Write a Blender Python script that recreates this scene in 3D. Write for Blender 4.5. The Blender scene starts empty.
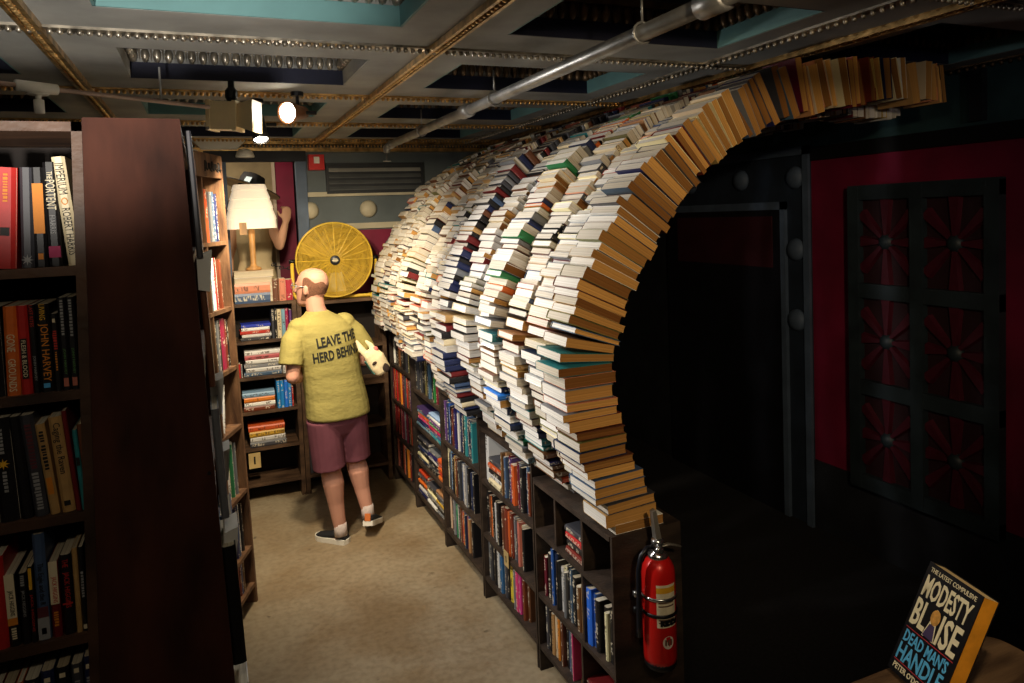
import bpy, bmesh, math, random
from math import sin, cos, pi, radians
from mathutils import Vector, Matrix, Euler
from mathutils.bvhtree import BVHTree

random.seed(7)
S = bpy.context.scene
COL = S.collection

# ------------------------------------------------------------------ camera
cam_data = bpy.data.cameras.new('camera')
cam_data.sensor_width = 36.0
cam_data.lens = 25.3125
cam_data.shift_y = -86.0 / 1024.0
cam_data.clip_start = 0.05
cam = bpy.data.objects.new('camera', cam_data)
COL.objects.link(cam)
cam.matrix_world = (Matrix.Translation((0, 0, 2.0)) @ Matrix.Rotation(radians(-23.0), 4, 'Z')
                    @ Matrix.Rotation(radians(90 - 3.2), 4, 'X') @ Matrix.Rotation(radians(-2.2), 4, 'Z'))
S.camera = cam

# ------------------------------------------------------------------ world, lights, exposure
S.view_settings.view_transform = 'Standard'
S.view_settings.look = 'None'
S.view_settings.gamma = 1.0
S.view_settings.exposure = 0.0
world = bpy.data.worlds.new('world')
S.world = world
world.use_nodes = True
world.node_tree.nodes['Background'].inputs[0].default_value = (0.55, 0.6, 0.75, 1)
world.node_tree.nodes['Background'].inputs[1].default_value = 0.004


def spot(name, loc, target, power, color, angle, blend=0.6, radius=0.05):
    l = bpy.data.lights.new(name, 'SPOT')
    l.energy = power
    l.color = color
    l.spot_size = radians(angle)
    l.spot_blend = blend
    l.shadow_soft_size = radius
    o = bpy.data.objects.new(name, l)
    COL.objects.link(o)
    o.location = loc
    o.rotation_euler = (Vector(target) - Vector(loc)).to_track_quat('-Z', 'Y').to_euler()
    return o


def point(name, loc, power, color, radius=0.05):
    l = bpy.data.lights.new(name, 'POINT')
    l.energy = power
    l.color = color
    l.shadow_soft_size = radius
    o = bpy.data.objects.new(name, l)
    COL.objects.link(o)
    o.location = loc
    return o


WARM = (1.0, 0.78, 0.52)
COOL = (1.0, 0.955, 0.89)
spot('track_spot_front', (0.62, -0.35, 2.5), (1.80, 2.15, 1.70), 120, (1.0, 0.77, 0.48), 54, 0.8)
spot('fill_spot_middle', (-0.06, 2.76, 2.28), (1.2, 3.0, 1.05), 46, COOL, 112, 0.9)  # unseen fill added above the tapered case to light the tunnel
spot('fill_spot_low', (-0.03, 2.73, 1.62), (1.15, 3.0, 1.25), 58, COOL, 128, 0.9)  # added fill hidden behind the case end, for the tunnel's underside
spot('track_spot_rear', (0.30, 3.2, 2.46), (0.75, 5.2, 0.9), 105, (1.0, 0.86, 0.62), 85, 0.8)
spot('fill_spot_counter', (0.40, 0.18, 2.25), (0.96, 0.74, 1.33), 22, (1.0, 0.82, 0.55), 44, 0.9, 0.03)  # added out of view to brighten the propped paperback
point('fill_point_entry', (-0.1, 0.15, 2.45), 8.5, (1.0, 0.84, 0.62))  # added point fill beside the camera, for the left cases
spot('fill_spot_ceiling', (-0.35, 0.05, 1.80), (-0.22, 1.95, 2.76), 300, (1.0, 0.93, 0.83), 43, 0.8)  # added behind the camera to brighten the ceiling
spot('side_spot', (2.0, -0.2, 2.45), (3.4, 1.9, 2.35), 9, (1.0, 0.9, 0.92), 46, 0.7)


# ------------------------------------------------------------------ materials
def lin(c):
    c = c / 255.0
    return c / 12.92 if c <= 0.04045 else ((c + 0.055) / 1.055) ** 2.4


def rgb(r, g, b):
    return (lin(r), lin(g), lin(b), 1.0)


MATS = {}


def mat(name, col, rough=0.6, metal=0.0, var=0.15, scale=6.0, bump=0.0, bscale=40.0, stretch=(1, 1, 1), col2=None,
        emit=None, coords='Object', spec=0.4):
    if name in MATS:
        return MATS[name]
    m = bpy.data.materials.new(name)
    m.use_nodes = True
    nt = m.node_tree
    b = nt.nodes['Principled BSDF']
    b.inputs['Roughness'].default_value = rough
    b.inputs['Metallic'].default_value = metal
    b.inputs['Specular IOR Level'].default_value = spec
    tc = nt.nodes.new('ShaderNodeTexCoord')
    mp = nt.nodes.new('ShaderNodeMapping')
    mp.inputs['Scale'].default_value = stretch
    nt.links.new(tc.outputs[coords], mp.inputs[0])
    nz = nt.nodes.new('ShaderNodeTexNoise')
    nz.inputs['Scale'].default_value = scale
    nz.inputs['Detail'].default_value = 5
    nt.links.new(mp.outputs[0], nz.inputs[0])
    cr = nt.nodes.new('ShaderNodeValToRGB')
    c2 = col2 or tuple(max(0, x * (1 - var * 1.6)) for x in col[:3]) + (1,)
    c1 = col if col2 else tuple(min(1, x * (1 + var)) for x in col[:3]) + (1,)
    cr.color_ramp.elements[0].position = 0.32
    cr.color_ramp.elements[1].position = 0.68
    cr.color_ramp.elements[0].color = c2
    cr.color_ramp.elements[1].color = c1
    nt.links.new(nz.outputs[0], cr.inputs[0])
    nt.links.new(cr.outputs[0], b.inputs['Base Color'])
    if bump:
        n2 = nt.nodes.new('ShaderNodeTexNoise')
        n2.inputs['Scale'].default_value = bscale
        n2.inputs['Detail'].default_value = 4
        nt.links.new(mp.outputs[0], n2.inputs[0])
        bp = nt.nodes.new('ShaderNodeBump')
        bp.inputs['Strength'].default_value = bump
        bp.inputs['Distance'].default_value = 0.01
        nt.links.new(n2.outputs[0], bp.inputs['Height'])
        nt.links.new(bp.outputs[0], b.inputs['Normal'])
    if emit:
        b.inputs['Emission Color'].default_value = emit[0]
        b.inputs['Emission Strength'].default_value = emit[1]
    MATS[name] = m
    return m


def page_mat(name, col, col2):
    """page edges: fine streaks across the thickness (mesh attribute tx), a tint per book (attribute tint + object random)"""
    if name in MATS:
        return MATS[name]
    m = bpy.data.materials.new(name)
    m.use_nodes = True
    nt = m.node_tree
    b = nt.nodes['Principled BSDF']
    b.inputs['Roughness'].default_value = 0.85
    b.inputs['Specular IOR Level'].default_value = 0.15
    a = nt.nodes.new('ShaderNodeAttribute')
    a.attribute_name = 'tx'
    t = nt.nodes.new('ShaderNodeAttribute')
    t.attribute_name = 'tint'
    nz = nt.nodes.new('ShaderNodeTexNoise')
    nz.noise_dimensions = '1D'
    nz.inputs['Scale'].default_value = 420
    nz.inputs['Detail'].default_value = 2
    nt.links.new(a.outputs['Fac'], nz.inputs['W'])
    oi = nt.nodes.new('ShaderNodeObjectInfo')
    ad = nt.nodes.new('ShaderNodeMath')
    ad.operation = 'ADD'
    nt.links.new(t.outputs['Fac'], ad.inputs[0])
    nt.links.new(oi.outputs['Random'], ad.inputs[1])
    fr = nt.nodes.new('ShaderNodeMath')
    fr.operation = 'FRACT'
    nt.links.new(ad.outputs[0], fr.inputs[0])
    mx = nt.nodes.new('ShaderNodeMix')
    mx.data_type = 'RGBA'
    mx.inputs['A'].default_value = col
    mx.inputs['B'].default_value = col2
    nt.links.new(fr.outputs[0], mx.inputs['Factor'])
    m2 = nt.nodes.new('ShaderNodeMix')
    m2.data_type = 'RGBA'
    m2.blend_type = 'MULTIPLY'
    m2.inputs['Factor'].default_value = 0.7
    cr = nt.nodes.new('ShaderNodeValToRGB')
    cr.color_ramp.elements[0].color = (0.55, 0.5, 0.44, 1)
    cr.color_ramp.elements[0].position = 0.3
    cr.color_ramp.elements[1].position = 0.62
    nt.links.new(nz.outputs[0], cr.inputs[0])
    nt.links.new(mx.outputs['Result'], m2.inputs['A'])
    nt.links.new(cr.outputs[0], m2.inputs['B'])
    nt.links.new(m2.outputs['Result'], b.inputs['Base Color'])
    MATS[name] = m
    return m


PAL = {
    'black': (24, 22, 24), 'navy': (28, 38, 78), 'blue': (40, 84, 160), 'bright blue': (40, 125, 215), 'pale blue': (140, 175, 205),
    'teal': (45, 125, 130), 'green': (40, 120, 70), 'red': (180, 38, 34), 'dark red': (110, 26, 28), 'orange': (215, 105, 40),
    'brown': (105, 62, 38), 'tan': (185, 145, 90), 'cream': (225, 208, 170), 'white': (228, 226, 220), 'grey': (120, 122, 126),
    'dark grey': (62, 62, 68), 'yellow': (222, 190, 60), 'pink': (205, 60, 130), 'purple': (84, 56, 108), 'salmon': (205, 120, 100),
    'olive': (110, 108, 60), 'slate blue': (72, 92, 125),
}
LIGHT = {'cream', 'white', 'yellow', 'tan', 'pale blue', 'orange', 'salmon'}


def spine_mat(color):
    """printed paper cover in one colour with unreadably small spine lettering and a worn edge tone"""
    name = 'cover_' + color.replace(' ', '_')
    if name in MATS:
        return MATS[name]
    m = bpy.data.materials.new(name)
    m.use_nodes = True
    nt = m.node_tree
    L = nt.links.new
    b = nt.nodes['Principled BSDF']
    b.inputs['Roughness'].default_value = 0.45
    base = rgb(*PAL[color])
    ink = rgb(60, 40, 30) if color in LIGHT else rgb(225, 215, 190)
    tc = nt.nodes.new('ShaderNodeTexCoord')
    sx = nt.nodes.new('ShaderNodeSeparateXYZ')
    L(tc.outputs['Generated'], sx.inputs[0])
    oi = nt.nodes.new('ShaderNodeObjectInfo')

    def mth(op, a, bb=None):
        n = nt.nodes.new('ShaderNodeMath')
        n.operation = op
        for i, v in enumerate((a, bb)):
            if v is None:
                continue
            if isinstance(v, (int, float)):
                n.inputs[i].default_value = v
            else:
                L(v, n.inputs[i])
        return n.outputs[0]
    cx = nt.nodes.new('ShaderNodeCombineXYZ')
    L(mth('MULTIPLY', sx.outputs[0], 2.0), cx.inputs[0])
    L(mth('MULTIPLY', oi.outputs['Random'], 90.0), cx.inputs[1])
    L(mth('MULTIPLY', sx.outputs[2], 26.0), cx.inputs[2])
    nz = nt.nodes.new('ShaderNodeTexNoise')
    nz.inputs['Scale'].default_value = 1.0
    nz.inputs['Detail'].default_value = 1.0
    L(cx.outputs[0], nz.inputs[0])
    cz = nt.nodes.new('ShaderNodeCombineXYZ')
    L(mth('MULTIPLY', oi.outputs['Random'], 50.0), cz.inputs[1])
    L(mth('MULTIPLY', sx.outputs[2], 3.2), cz.inputs[2])
    nb = nt.nodes.new('ShaderNodeTexNoise')
    nb.inputs['Scale'].default_value = 1.0
    nb.inputs['Detail'].default_value = 0.0
    L(cz.outputs[0], nb.inputs[0])
    letters = mth('GREATER_THAN', nz.outputs[0], 0.53)
    block = mth('GREATER_THAN', nb.outputs[0], 0.5)
    mid = mth('LESS_THAN', mth('ABSOLUTE', mth('SUBTRACT', sx.outputs[0], 0.5)), 0.26)
    mask = mth('MULTIPLY', mth('MULTIPLY', letters, block), mid)
    mask = mth('MULTIPLY', mask, 0.75)
    # a tone shift per book
    hs = nt.nodes.new('ShaderNodeHueSaturation')
    hs.inputs['Color'].default_value = base
    L(mth('ADD', mth('MULTIPLY', oi.outputs['Random'], 0.06), 0.47), hs.inputs['Hue'])
    L(mth('ADD', mth('MULTIPLY', oi.outputs['Random'], 0.5), 0.75), hs.inputs['Value'])
    mx = nt.nodes.new('ShaderNodeMix')
    mx.data_type = 'RGBA'
    L(mask, mx.inputs['Factor'])
    L(hs.outputs[0], mx.inputs['A'])
    mx.inputs['B'].default_value = ink
    L(mx.outputs['Result'], b.inputs['Base Color'])
    MATS[name] = m
    return m


PAGE = page_mat('page_paper', rgb(232, 224, 204), rgb(196, 180, 150))
PAGE_OUT = page_mat('page_paper_faded', rgb(234, 231, 225), rgb(198, 189, 172))
PAGE_TAN = page_mat('page_fore_edge_warm_lit', rgb(222, 168, 94), rgb(122, 78, 38))  # warm light put into the paper colour of the yellowed edges
WOOD = mat('dark_stained_wood', rgb(74, 50, 34), 0.55, var=0.45, scale=5, stretch=(1, 8, 1.2), bump=0.25, bscale=30)
WOOD_END = mat('dark_red_brown_plywood', rgb(76, 42, 31), 0.75, scale=3.2, stretch=(3, 3, 1.0), col2=rgb(36, 19, 14), bump=0.1, bscale=25, spec=0.15)
WOOD_R = mat('worn_shelf_wood', rgb(66, 52, 42), 0.6, scale=5, stretch=(3, 1, 3), col2=rgb(34, 26, 21), bump=0.25, bscale=40)
WOOD_B = mat('back_shelf_wood', rgb(104, 78, 56), 0.6, scale=5, stretch=(1, 4, 3), col2=rgb(54, 36, 24), bump=0.25, bscale=40)
WOOD_L = mat('light_shelf_wood', rgb(132, 96, 66), 0.6, scale=5, stretch=(4, 4, 1), col2=rgb(72, 48, 32), bump=0.2, bscale=40)
BACKP = mat('dark_back_panel', rgb(30, 22, 18), 0.8, var=0.3)
PLASTER = mat('ceiling_grey_plaster', rgb(150, 150, 146), 0.75, var=0.22, scale=3, bump=0.15, bscale=14)
TEAL = mat('teal_paint', rgb(100, 142, 144), 0.6, var=0.08)
NAVY = mat('coffer_shade_navy', rgb(22, 26, 50), 0.6, var=0.15)  # shade of unlit teal coffers, put into the colour
GOLD = mat('old_gold_leaf', rgb(206, 168, 110), 0.32, 0.85, var=0.35, scale=20)
SILVER = mat('worn_silver_leaf', rgb(170, 162, 148), 0.35, 0.8, var=0.35, scale=20)
DKGOLD = mat('tarnished_gilding', rgb(116, 92, 66), 0.4, 0.6, var=0.4, scale=15)
CONC = None
STEEL = mat('galvanised_pipe', rgb(160, 160, 158), 0.4, 0.7, var=0.25, scale=9)
CHROME = mat('chrome', rgb(205, 205, 205), 0.2, 0.95, var=0.1)
BLACKM = mat('black_metal', rgb(24, 24, 26), 0.4, 0.3, var=0.2)
WALLG = mat('grey_green_wall_paint', rgb(94, 102, 104), 0.65, var=0.14, scale=3)
WALLR = mat('deep_red_wall_paint', rgb(122, 16, 52), 0.6, var=0.2, scale=3)
CREAMP = mat('cream_trim_paint', rgb(188, 178, 152), 0.6, var=0.12)
DARKW = mat('dark_charcoal_paint', rgb(30, 32, 38), 0.7, var=0.25)
BLUEG = mat('blue_grey_trim_paint', rgb(78, 92, 112), 0.6, var=0.15)


INKW = mat('ink_cream', rgb(225, 210, 175), 0.6, var=0.02)
INKB = mat('ink_black', rgb(24, 20, 18), 0.6, var=0.02)
INKY = mat('ink_yellow', rgb(232, 176, 40), 0.6, var=0.02)
INKO = mat('ink_orange', rgb(214, 130, 36), 0.6, var=0.02)
INKR = mat('ink_red', rgb(190, 46, 36), 0.6, var=0.02)
INKG = mat('ink_grey', rgb(150, 150, 150), 0.6, var=0.02)
INKBL = mat('ink_blue', rgb(76, 164, 222), 0.6, var=0.02)


def floor_mat():
    m = bpy.data.materials.new('stained_concrete')
    m.use_nodes = True
    nt = m.node_tree
    L = nt.links.new
    b = nt.nodes['Principled BSDF']
    tc = nt.nodes.new('ShaderNodeTexCoord')

    def nz(sc, det, dist=0.0):
        n = nt.nodes.new('ShaderNodeTexNoise')
        n.inputs['Scale'].default_value = sc
        n.inputs['Detail'].default_value = det
        n.inputs['Distortion'].default_value = dist
        L(tc.outputs['Object'], n.inputs[0])
        return n.outputs[0]

    def ramp(i, p0, c0, p1, c1):
        r = nt.nodes.new('ShaderNodeValToRGB')
        r.color_ramp.elements[0].position = p0
        r.color_ramp.elements[0].color = c0
        r.color_ramp.elements[1].position = p1
        r.color_ramp.elements[1].color = c1
        L(i, r.inputs[0])
        return r.outputs[0]

    def mix(kind, f, a, c):
        x = nt.nodes.new('ShaderNodeMix')
        x.data_type = 'RGBA'
        x.blend_type = kind
        x.inputs['Factor'].default_value = f
        L(a, x.inputs['A'])
        L(c, x.inputs['B'])
        return x.outputs['Result']
    a = ramp(nz(0.9, 5, 0.4), 0.3, rgb(150, 134, 108), 0.72, rgb(176, 160, 132))
    c = ramp(nz(2.2, 6, 0.5), 0.34, rgb(196, 168, 126), 0.6, (1, 1, 1, 1))
    d = ramp(nz(30, 6), 0.3, rgb(206, 200, 192), 0.6, (1, 1, 1, 1))
    e = ramp(nz(9, 3), 0.24, rgb(70, 55, 40), 0.31, (1, 1, 1, 1))
    x = mix('MULTIPLY', 0.55, a, c)
    x = mix('MULTIPLY', 0.6, x, d)
    x = mix('MULTIPLY', 0.7, x, e)
    L(x, b.inputs['Base Color'])
    L(ramp(nz(3, 4), 0.3, (0.35, 0.35, 0.35, 1), 0.7, (0.6, 0.6, 0.6, 1)), b.inputs['Roughness'])
    bp = nt.nodes.new('ShaderNodeBump')
    bp.inputs['Strength'].default_value = 0.15
    bp.inputs['Distance'].default_value = 0.005
    L(nz(60, 3), bp.inputs['Height'])
    L(bp.outputs[0], b.inputs['Normal'])
    return m


CONC = floor_mat()


# ------------------------------------------------------------------ mesh builder
class MB:
    def __init__(s):
        s.v, s.f, s.m, s.sm = [], [], [], []
        s.tx, s.tint = [], []
        s.mi = 0
        s.smooth = False
        s.cur_tint = 0.0

    def add(s, vs, fs, M=None, mis=None, tx=None):
        o = len(s.v)
        for i, p in enumerate(vs):
            s.v.append(tuple(M @ Vector(p)) if M is not None else tuple(p))
            s.tx.append(tx[i] if tx else 0.0)
            s.tint.append(s.cur_tint)
        for k, f in enumerate(fs):
            s.f.append(tuple(o + i for i in f))
            s.m.append(mis[k] if mis else s.mi)
            s.sm.append(s.smooth)
        return s

    def box(s, x0, x1, y0, y1, z0, z1, M=None):
        vs = [(x0, y0, z0), (x1, y0, z0), (x1, y1, z0), (x0, y1, z0), (x0, y0, z1), (x1, y0, z1), (x1, y1, z1), (x0, y1, z1)]
        return s.add(vs, [(0, 3, 2, 1), (4, 5, 6, 7), (0, 1, 5, 4), (1, 2, 6, 5), (2, 3, 7, 6), (3, 0, 4, 7)], M)

    def hexa(s, lo, hi, M=None):
        """lo, hi: four points each, counter-clockwise seen from above"""
        return s.add(list(lo) + list(hi), [(0, 3, 2, 1), (4, 5, 6, 7), (0, 1, 5, 4), (1, 2, 6, 5), (2, 3, 7, 6), (3, 0, 4, 7)], M)

    def prism(s, poly, a, b, M=None):
        """poly: (x, z) points counter-clockwise seen from -y; extruded from y=a to y=b"""
        n = len(poly)
        vs = [(x, a, z) for x, z in poly] + [(x, b, z) for x, z in poly]
        fs = [tuple(range(n)), tuple(range(2 * n - 1, n - 1, -1))]
        for i in range(n):
            j = (i + 1) % n
            fs.append((i, i + n, j + n, j))
        return s.add(vs, fs, M)

    def lathe(s, prof, seg=16, M=None, caps=True):
        vs, fs = [], []
        for r, z in prof:
            for k in range(seg):
                a = 2 * pi * k / seg
                vs.append((r * cos(a), r * sin(a), z))
        for i in range(len(prof) - 1):
            for k in range(seg):
                k2 = (k + 1) % seg
                fs.append((i * seg + k, i * seg + k2, (i + 1) * seg + k2, (i + 1) * seg + k))
        if caps:
            fs.append(tuple(range(seg - 1, -1, -1)))
            fs.append(tuple((len(prof) - 1) * seg + k for k in range(seg)))
        return s.add(vs, fs, M)

    def tube(s, pts, rad, seg=10, M=None, caps=True, up=None, round_ends=False):
        """rad: one radius, or a list of radii or (side, up) pairs, one for each point"""
        P = [Vector(p) for p in pts]
        n = len(P)
        rr = [rad] * n if not isinstance(rad, (list, tuple)) else list(rad)
        rr = [(r, r) if not isinstance(r, (list, tuple)) else r for r in rr]
        if round_ends:
            d0 = (P[0] - P[1]).normalized()
            d1 = (P[-1] - P[-2]).normalized()
            q = [P[0] + d0 * max(rr[0]) * k for k in (0.95, 0.7)]
            w = [P[-1] + d1 * max(rr[-1]) * k for k in (0.7, 0.95)]
            P = q + P + w
            rr = ([tuple(x * k for x in rr[0]) for k in (0.3, 0.71)] + rr + [tuple(x * k for x in rr[-1]) for k in (0.71, 0.3)])
            n = len(P)
        vs, fs = [], []
        u = None
        for i in range(n):
            t = (P[min(i + 1, n - 1)] - P[max(i - 1, 0)]).normalized()
            if u is None:
                ref = Vector(up) if up else (Vector((0, 0, 1)) if abs(t.z) < 0.9 else Vector((0, 1, 0)))
                u = (ref - t * ref.dot(t)).normalized()
            else:
                u = (u - t * u.dot(t)).normalized()
            w = t.cross(u)
            for k in range(seg):
                a = 2 * pi * k / seg
                vs.append(P[i] + w * (cos(a) * rr[i][0]) + u * (sin(a) * rr[i][1]))
        for i in range(n - 1):
            for k in range(seg):
                k2 = (k + 1) % seg
                fs.append((i * seg + k, i * seg + k2, (i + 1) * seg + k2, (i + 1) * seg + k))
        if caps:
            fs.append(tuple(range(seg - 1, -1, -1)))
            fs.append(tuple((n - 1) * seg + k for k in range(seg)))
        return s.add(vs, fs, M)

    def rings(s, rs, seg=20, M=None, p=2.0):
        """rs: (cx, cy, z, rx, ry) horizontal super-ellipses"""
        vs, fs = [], []
        for cx, cy, z, rx, ry in rs:
            for k in range(seg):
                a = 2 * pi * k / seg
                c, d = cos(a), sin(a)
                vs.append((cx + rx * math.copysign(abs(c) ** (2 / p), c), cy + ry * math.copysign(abs(d) ** (2 / p), d), z))
        for i in range(len(rs) - 1):
            for k in range(seg):
                k2 = (k + 1) % seg
                fs.append((i * seg + k, i * seg + k2, (i + 1) * seg + k2, (i + 1) * seg + k))
        fs.append(tuple(range(seg - 1, -1, -1)))
        fs.append(tuple((len(rs) - 1) * seg + k for k in range(seg)))
        return s.add(vs, fs, M)

    def ball(s, c, r, seg=10, rows=6, M=None):
        if not isinstance(r, (tuple, list)):
            r = (r, r, r)
        vs, fs = [(c[0], c[1], c[2] - r[2])], []
        for i in range(1, rows):
            t = pi * i / rows
            for k in range(seg):
                a = 2 * pi * k / seg
                vs.append((c[0] + r[0] * sin(t) * cos(a), c[1] + r[1] * sin(t) * sin(a), c[2] - r[2] * cos(t)))
        vs.append((c[0], c[1], c[2] + r[2]))
        for k in range(seg):
            fs.append((0, 1 + (k + 1) % seg, 1 + k))
            for i in range(rows - 2):
                a, b = 1 + i * seg + k, 1 + i * seg + (k + 1) % seg
                fs.append((a, b, b + seg, a + seg))
            b0 = 1 + (rows - 2) * seg
            fs.append((b0 + k, b0 + (k + 1) % seg, len(vs) - 1))
        return s.add(vs, fs, M)

    def mesh(s, name, mats):
        me = bpy.data.meshes.new(name)
        me.from_pydata(s.v, [], s.f)
        for m in (mats if isinstance(mats, (list, tuple)) else [mats]):
            me.materials.append(m)
        me.polygons.foreach_set('material_index', s.m)
        me.polygons.foreach_set('use_smooth', s.sm)
        if any(s.tx):
            a = me.attributes.new('tx', 'FLOAT', 'POINT')
            a.data.foreach_set('value', s.tx)
            a = me.attributes.new('tint', 'FLOAT', 'POINT')
            a.data.foreach_set('value', s.tint)
        me.update()
        return me

    def build(s, name, mats, parent=None, loc=None, M=None):
        return link(name, s.mesh(name, mats), parent, loc, M)


def link(name, data, parent=None, loc=None, M=None):
    o = bpy.data.objects.new(name, data)
    COL.objects.link(o)
    if parent is not None:
        o.parent = parent
    if M is not None:
        o.matrix_local = M
    elif loc is not None:
        o.location = loc
    return o


def tag(o, label=None, cat=None, group=None, kind=None):
    for k, v in (('label', label), ('category', cat), ('group', group), ('kind', kind)):
        if v:
            o[k] = v
    return o


def thing(name, label, cat, loc=(0, 0, 0), rot=(0, 0, 0), group=None):
    o = bpy.data.objects.new(name, None)
    COL.objects.link(o)
    o.location = loc
    o.rotation_euler = rot
    o.empty_display_size = 0.1
    return tag(o, label, cat, group)


def struct(o, label=None):
    return tag(o, label, None, None, 'structure')


def bx(name, m, x0, x1, y0, y1, z0, z1, parent=None):
    return MB().box(x0, x1, y0, y1, z0, z1).build(name, m, parent)


def frame(o, ax, ay, az):
    """matrix with the given origin and axes"""
    M = Matrix.Identity(4)
    for i, a in enumerate((ax, ay, az)):
        a = Vector(a)
        for r in range(3):
            M[r][i] = a[r]
    for r in range(3):
        M[r][3] = o[r]
    return M


def text_mesh(s, size, squeeze=1.0, bold=0.0, align='CENTER', ext=0.0003):
    cu = bpy.data.curves.new('lettering', 'FONT')
    cu.body = s
    cu.size = size
    cu.align_x = align
    cu.align_y = 'CENTER'
    cu.offset = bold
    cu.extrude = ext
    cu.resolution_u = 2
    o = bpy.data.objects.new('lettering', cu)
    me = bpy.data.meshes.new_from_object(o)
    bpy.data.objects.remove(o)
    if squeeze != 1.0:
        me.transform(Matrix.Diagonal((squeeze, 1, 1, 1)))
    return me


def text(s, size, m, parent, M, squeeze=1.0, bold=0.0, name='lettering', align='CENTER'):
    me = text_mesh(s, size, squeeze, bold, align)
    me.materials.clear()
    me.materials.append(m)
    o = link(name, me, parent, M=M)
    return o


def text_fit(s, length, height, m, parent, M, bold=0.0, name='lettering'):
    """lettering scaled to a given length and letter height"""
    me = text_mesh(s, 1.0, 1.0, bold)
    xs = [v.co.x for v in me.vertices]
    ys = [v.co.y for v in me.vertices]
    x0, x1, y0, y1 = min(xs), max(xs), min(ys), max(ys)
    me.transform(Matrix.Diagonal((length / (x1 - x0), height / (y1 - y0), 1, 1)) @ Matrix.Translation((-(x0 + x1) / 2, -(y0 + y1) / 2, 0)))
    me.materials.clear()
    me.materials.append(m)
    return link(name, me, parent, M=M)


ORD = ['', 'first', 'second', 'third', 'fourth', 'fifth', 'sixth', 'seventh', 'eighth', 'ninth', 'tenth', 'eleventh', 'twelfth', 'thirteenth',
       'fourteenth', 'fifteenth', 'sixteenth', 'seventeenth', 'eighteenth', 'nineteenth', 'twentieth']
TENS = {20: 'twenty', 30: 'thirty', 40: 'forty', 50: 'fifty', 60: 'sixty', 70: 'seventy', 80: 'eighty', 90: 'ninety', 100: 'hundred', 110: 'hundred-ten'}


def ordinal(n):
    if n <= 20:
        return ORD[n]
    if n % 10 == 0:
        return {30: 'thirtieth', 40: 'fortieth', 50: 'fiftieth', 60: 'sixtieth', 70: 'seventieth', 80: 'eightieth', 90: 'ninetieth', 100: 'hundredth'}.get(n, str(n) + 'th')
    if n > 100:
        return 'hundred and ' + ordinal(n - 100)
    return TENS[n // 10 * 10] + '-' + ORD[n % 10]


# ------------------------------------------------------------------ books
def cover_geo(t, h, d, bd, taper=0.0):
    """U-shaped cover: spine at y=0 facing -y, thickness along x, height along z"""
    r = min(0.006, t * 0.3)
    out = [(-t / 2, d), (-t / 2, r), (-t / 4, r * 0.2), (t / 4, r * 0.2), (t / 2, r), (t / 2, d)]
    inn = [(-t / 2 + bd, d), (-t / 2 + bd, r + bd), (-t / 4, r * 0.2 + bd), (t / 4, r * 0.2 + bd), (t / 2 - bd, r + bd), (t / 2 - bd, d)]
    vs = []
    for z in (0, h):
        k = 1 + taper * (z / h - 0.5)
        vs += [(x * k, y, z) for x, y in out] + [(x * k, y, z) for x, y in inn]
    fs = []
    for i in range(5):
        fs.append((i, i + 1, i + 13, i + 12))
        fs.append((i + 7, i + 6, i + 18, i + 19))
        fs.append((i + 1, i, i + 6, i + 7))
        fs.append((i + 12, i + 13, i + 19, i + 18))
    fs += [(0, 12, 18, 6), (5, 11, 23, 17)]
    return vs, fs


def page_geo(t, h, d, bd, ov, taper=0.0):
    x = t / 2 - bd * 0.98
    y0, y1 = bd + 0.004, d - ov
    z0, z1 = ov, h - ov
    vs = []
    for z in (z0, z1):
        k = 1 + taper * (z / h - 0.5)
        for px, py in ((-x, y0), (x, y0), (x, y1), (0, y1 - ov * 0.6 - 0.001), (-x, y1)):
            vs.append((px * k, py, z))
    fs = [(4, 3, 2, 1, 0), (5, 6, 7, 8, 9)]
    for i in range(5):
        j = (i + 1) % 5
        fs.append((i, j, j + 5, i + 5))
    tx = [v[0] if v[0] else 1e-5 for v in vs]
    return vs, fs, tx


_cache = {}


def book_meshes(t, h, d, color, hard=False, page=None, fore=None, taper=0.0):
    key = (round(t, 3), round(h, 2), round(d, 2), color, hard, page, fore, round(taper, 2))
    if key in _cache:
        return _cache[key]
    t, h, d = max(0.006, key[0]), key[1], key[2]
    bd, ov = (0.0025, 0.003) if hard else (0.0012, 0.0006)
    a = MB()
    a.add(*cover_geo(t, h, d, bd, taper))
    b = MB()
    vs, fs, tx = page_geo(t, h, d, bd, ov, taper)
    b.add(vs, fs, None, [0, 0, 0, 0, 1, 1, 0], tx)
    pm = MATS[page] if page else PAGE
    _cache[key] = (a.mesh('book_cover', spine_mat(color)), b.mesh('page_block', [pm, MATS[fore] if fore else pm]))
    return _cache[key]


def book(name, M, t, h, d, color, label, group, hard=False, page=None, fore=None, taper=0.0, cat='book'):
    c, p = book_meshes(t, h, d, color, hard, page, fore, taper)
    o = link(name, c)
    o.matrix_world = M
    tag(o, label, cat, group)
    link('page_block', p, o)
    return o


def upright(origin, face, t, h, d, color, lean=0.0, **kw):
    """face: direction the spine looks at. lean: tilt to the viewer's right in radians. origin: bottom centre of the spine"""
    f = Vector(face).normalized()
    y = -f
    z = Vector((0, 0, 1))
    x = y.cross(z)
    z2 = (z * cos(lean) + x * sin(lean))
    x2 = y.cross(z2)
    return book(kw.pop('name', 'paperback'), frame(origin, x2, y, z2), t, h, d, color, **kw)


def lying(origin, face, t, h, d, color, turn=0.0, **kw):
    """a book lying flat: origin at the middle of its underside edge below the spine; its spine looks along face"""
    f = Matrix.Rotation(turn, 3, 'Z') @ Vector(face).normalized()
    y = -f
    x = Vector((0, 0, 1))
    z = x.cross(y)
    o = Vector(origin) + x * (t / 2) - z * (h / 2)
    return book(kw.pop('name', 'paperback'), frame(o, x, y, z), t, h, d, color, **kw)

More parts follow.
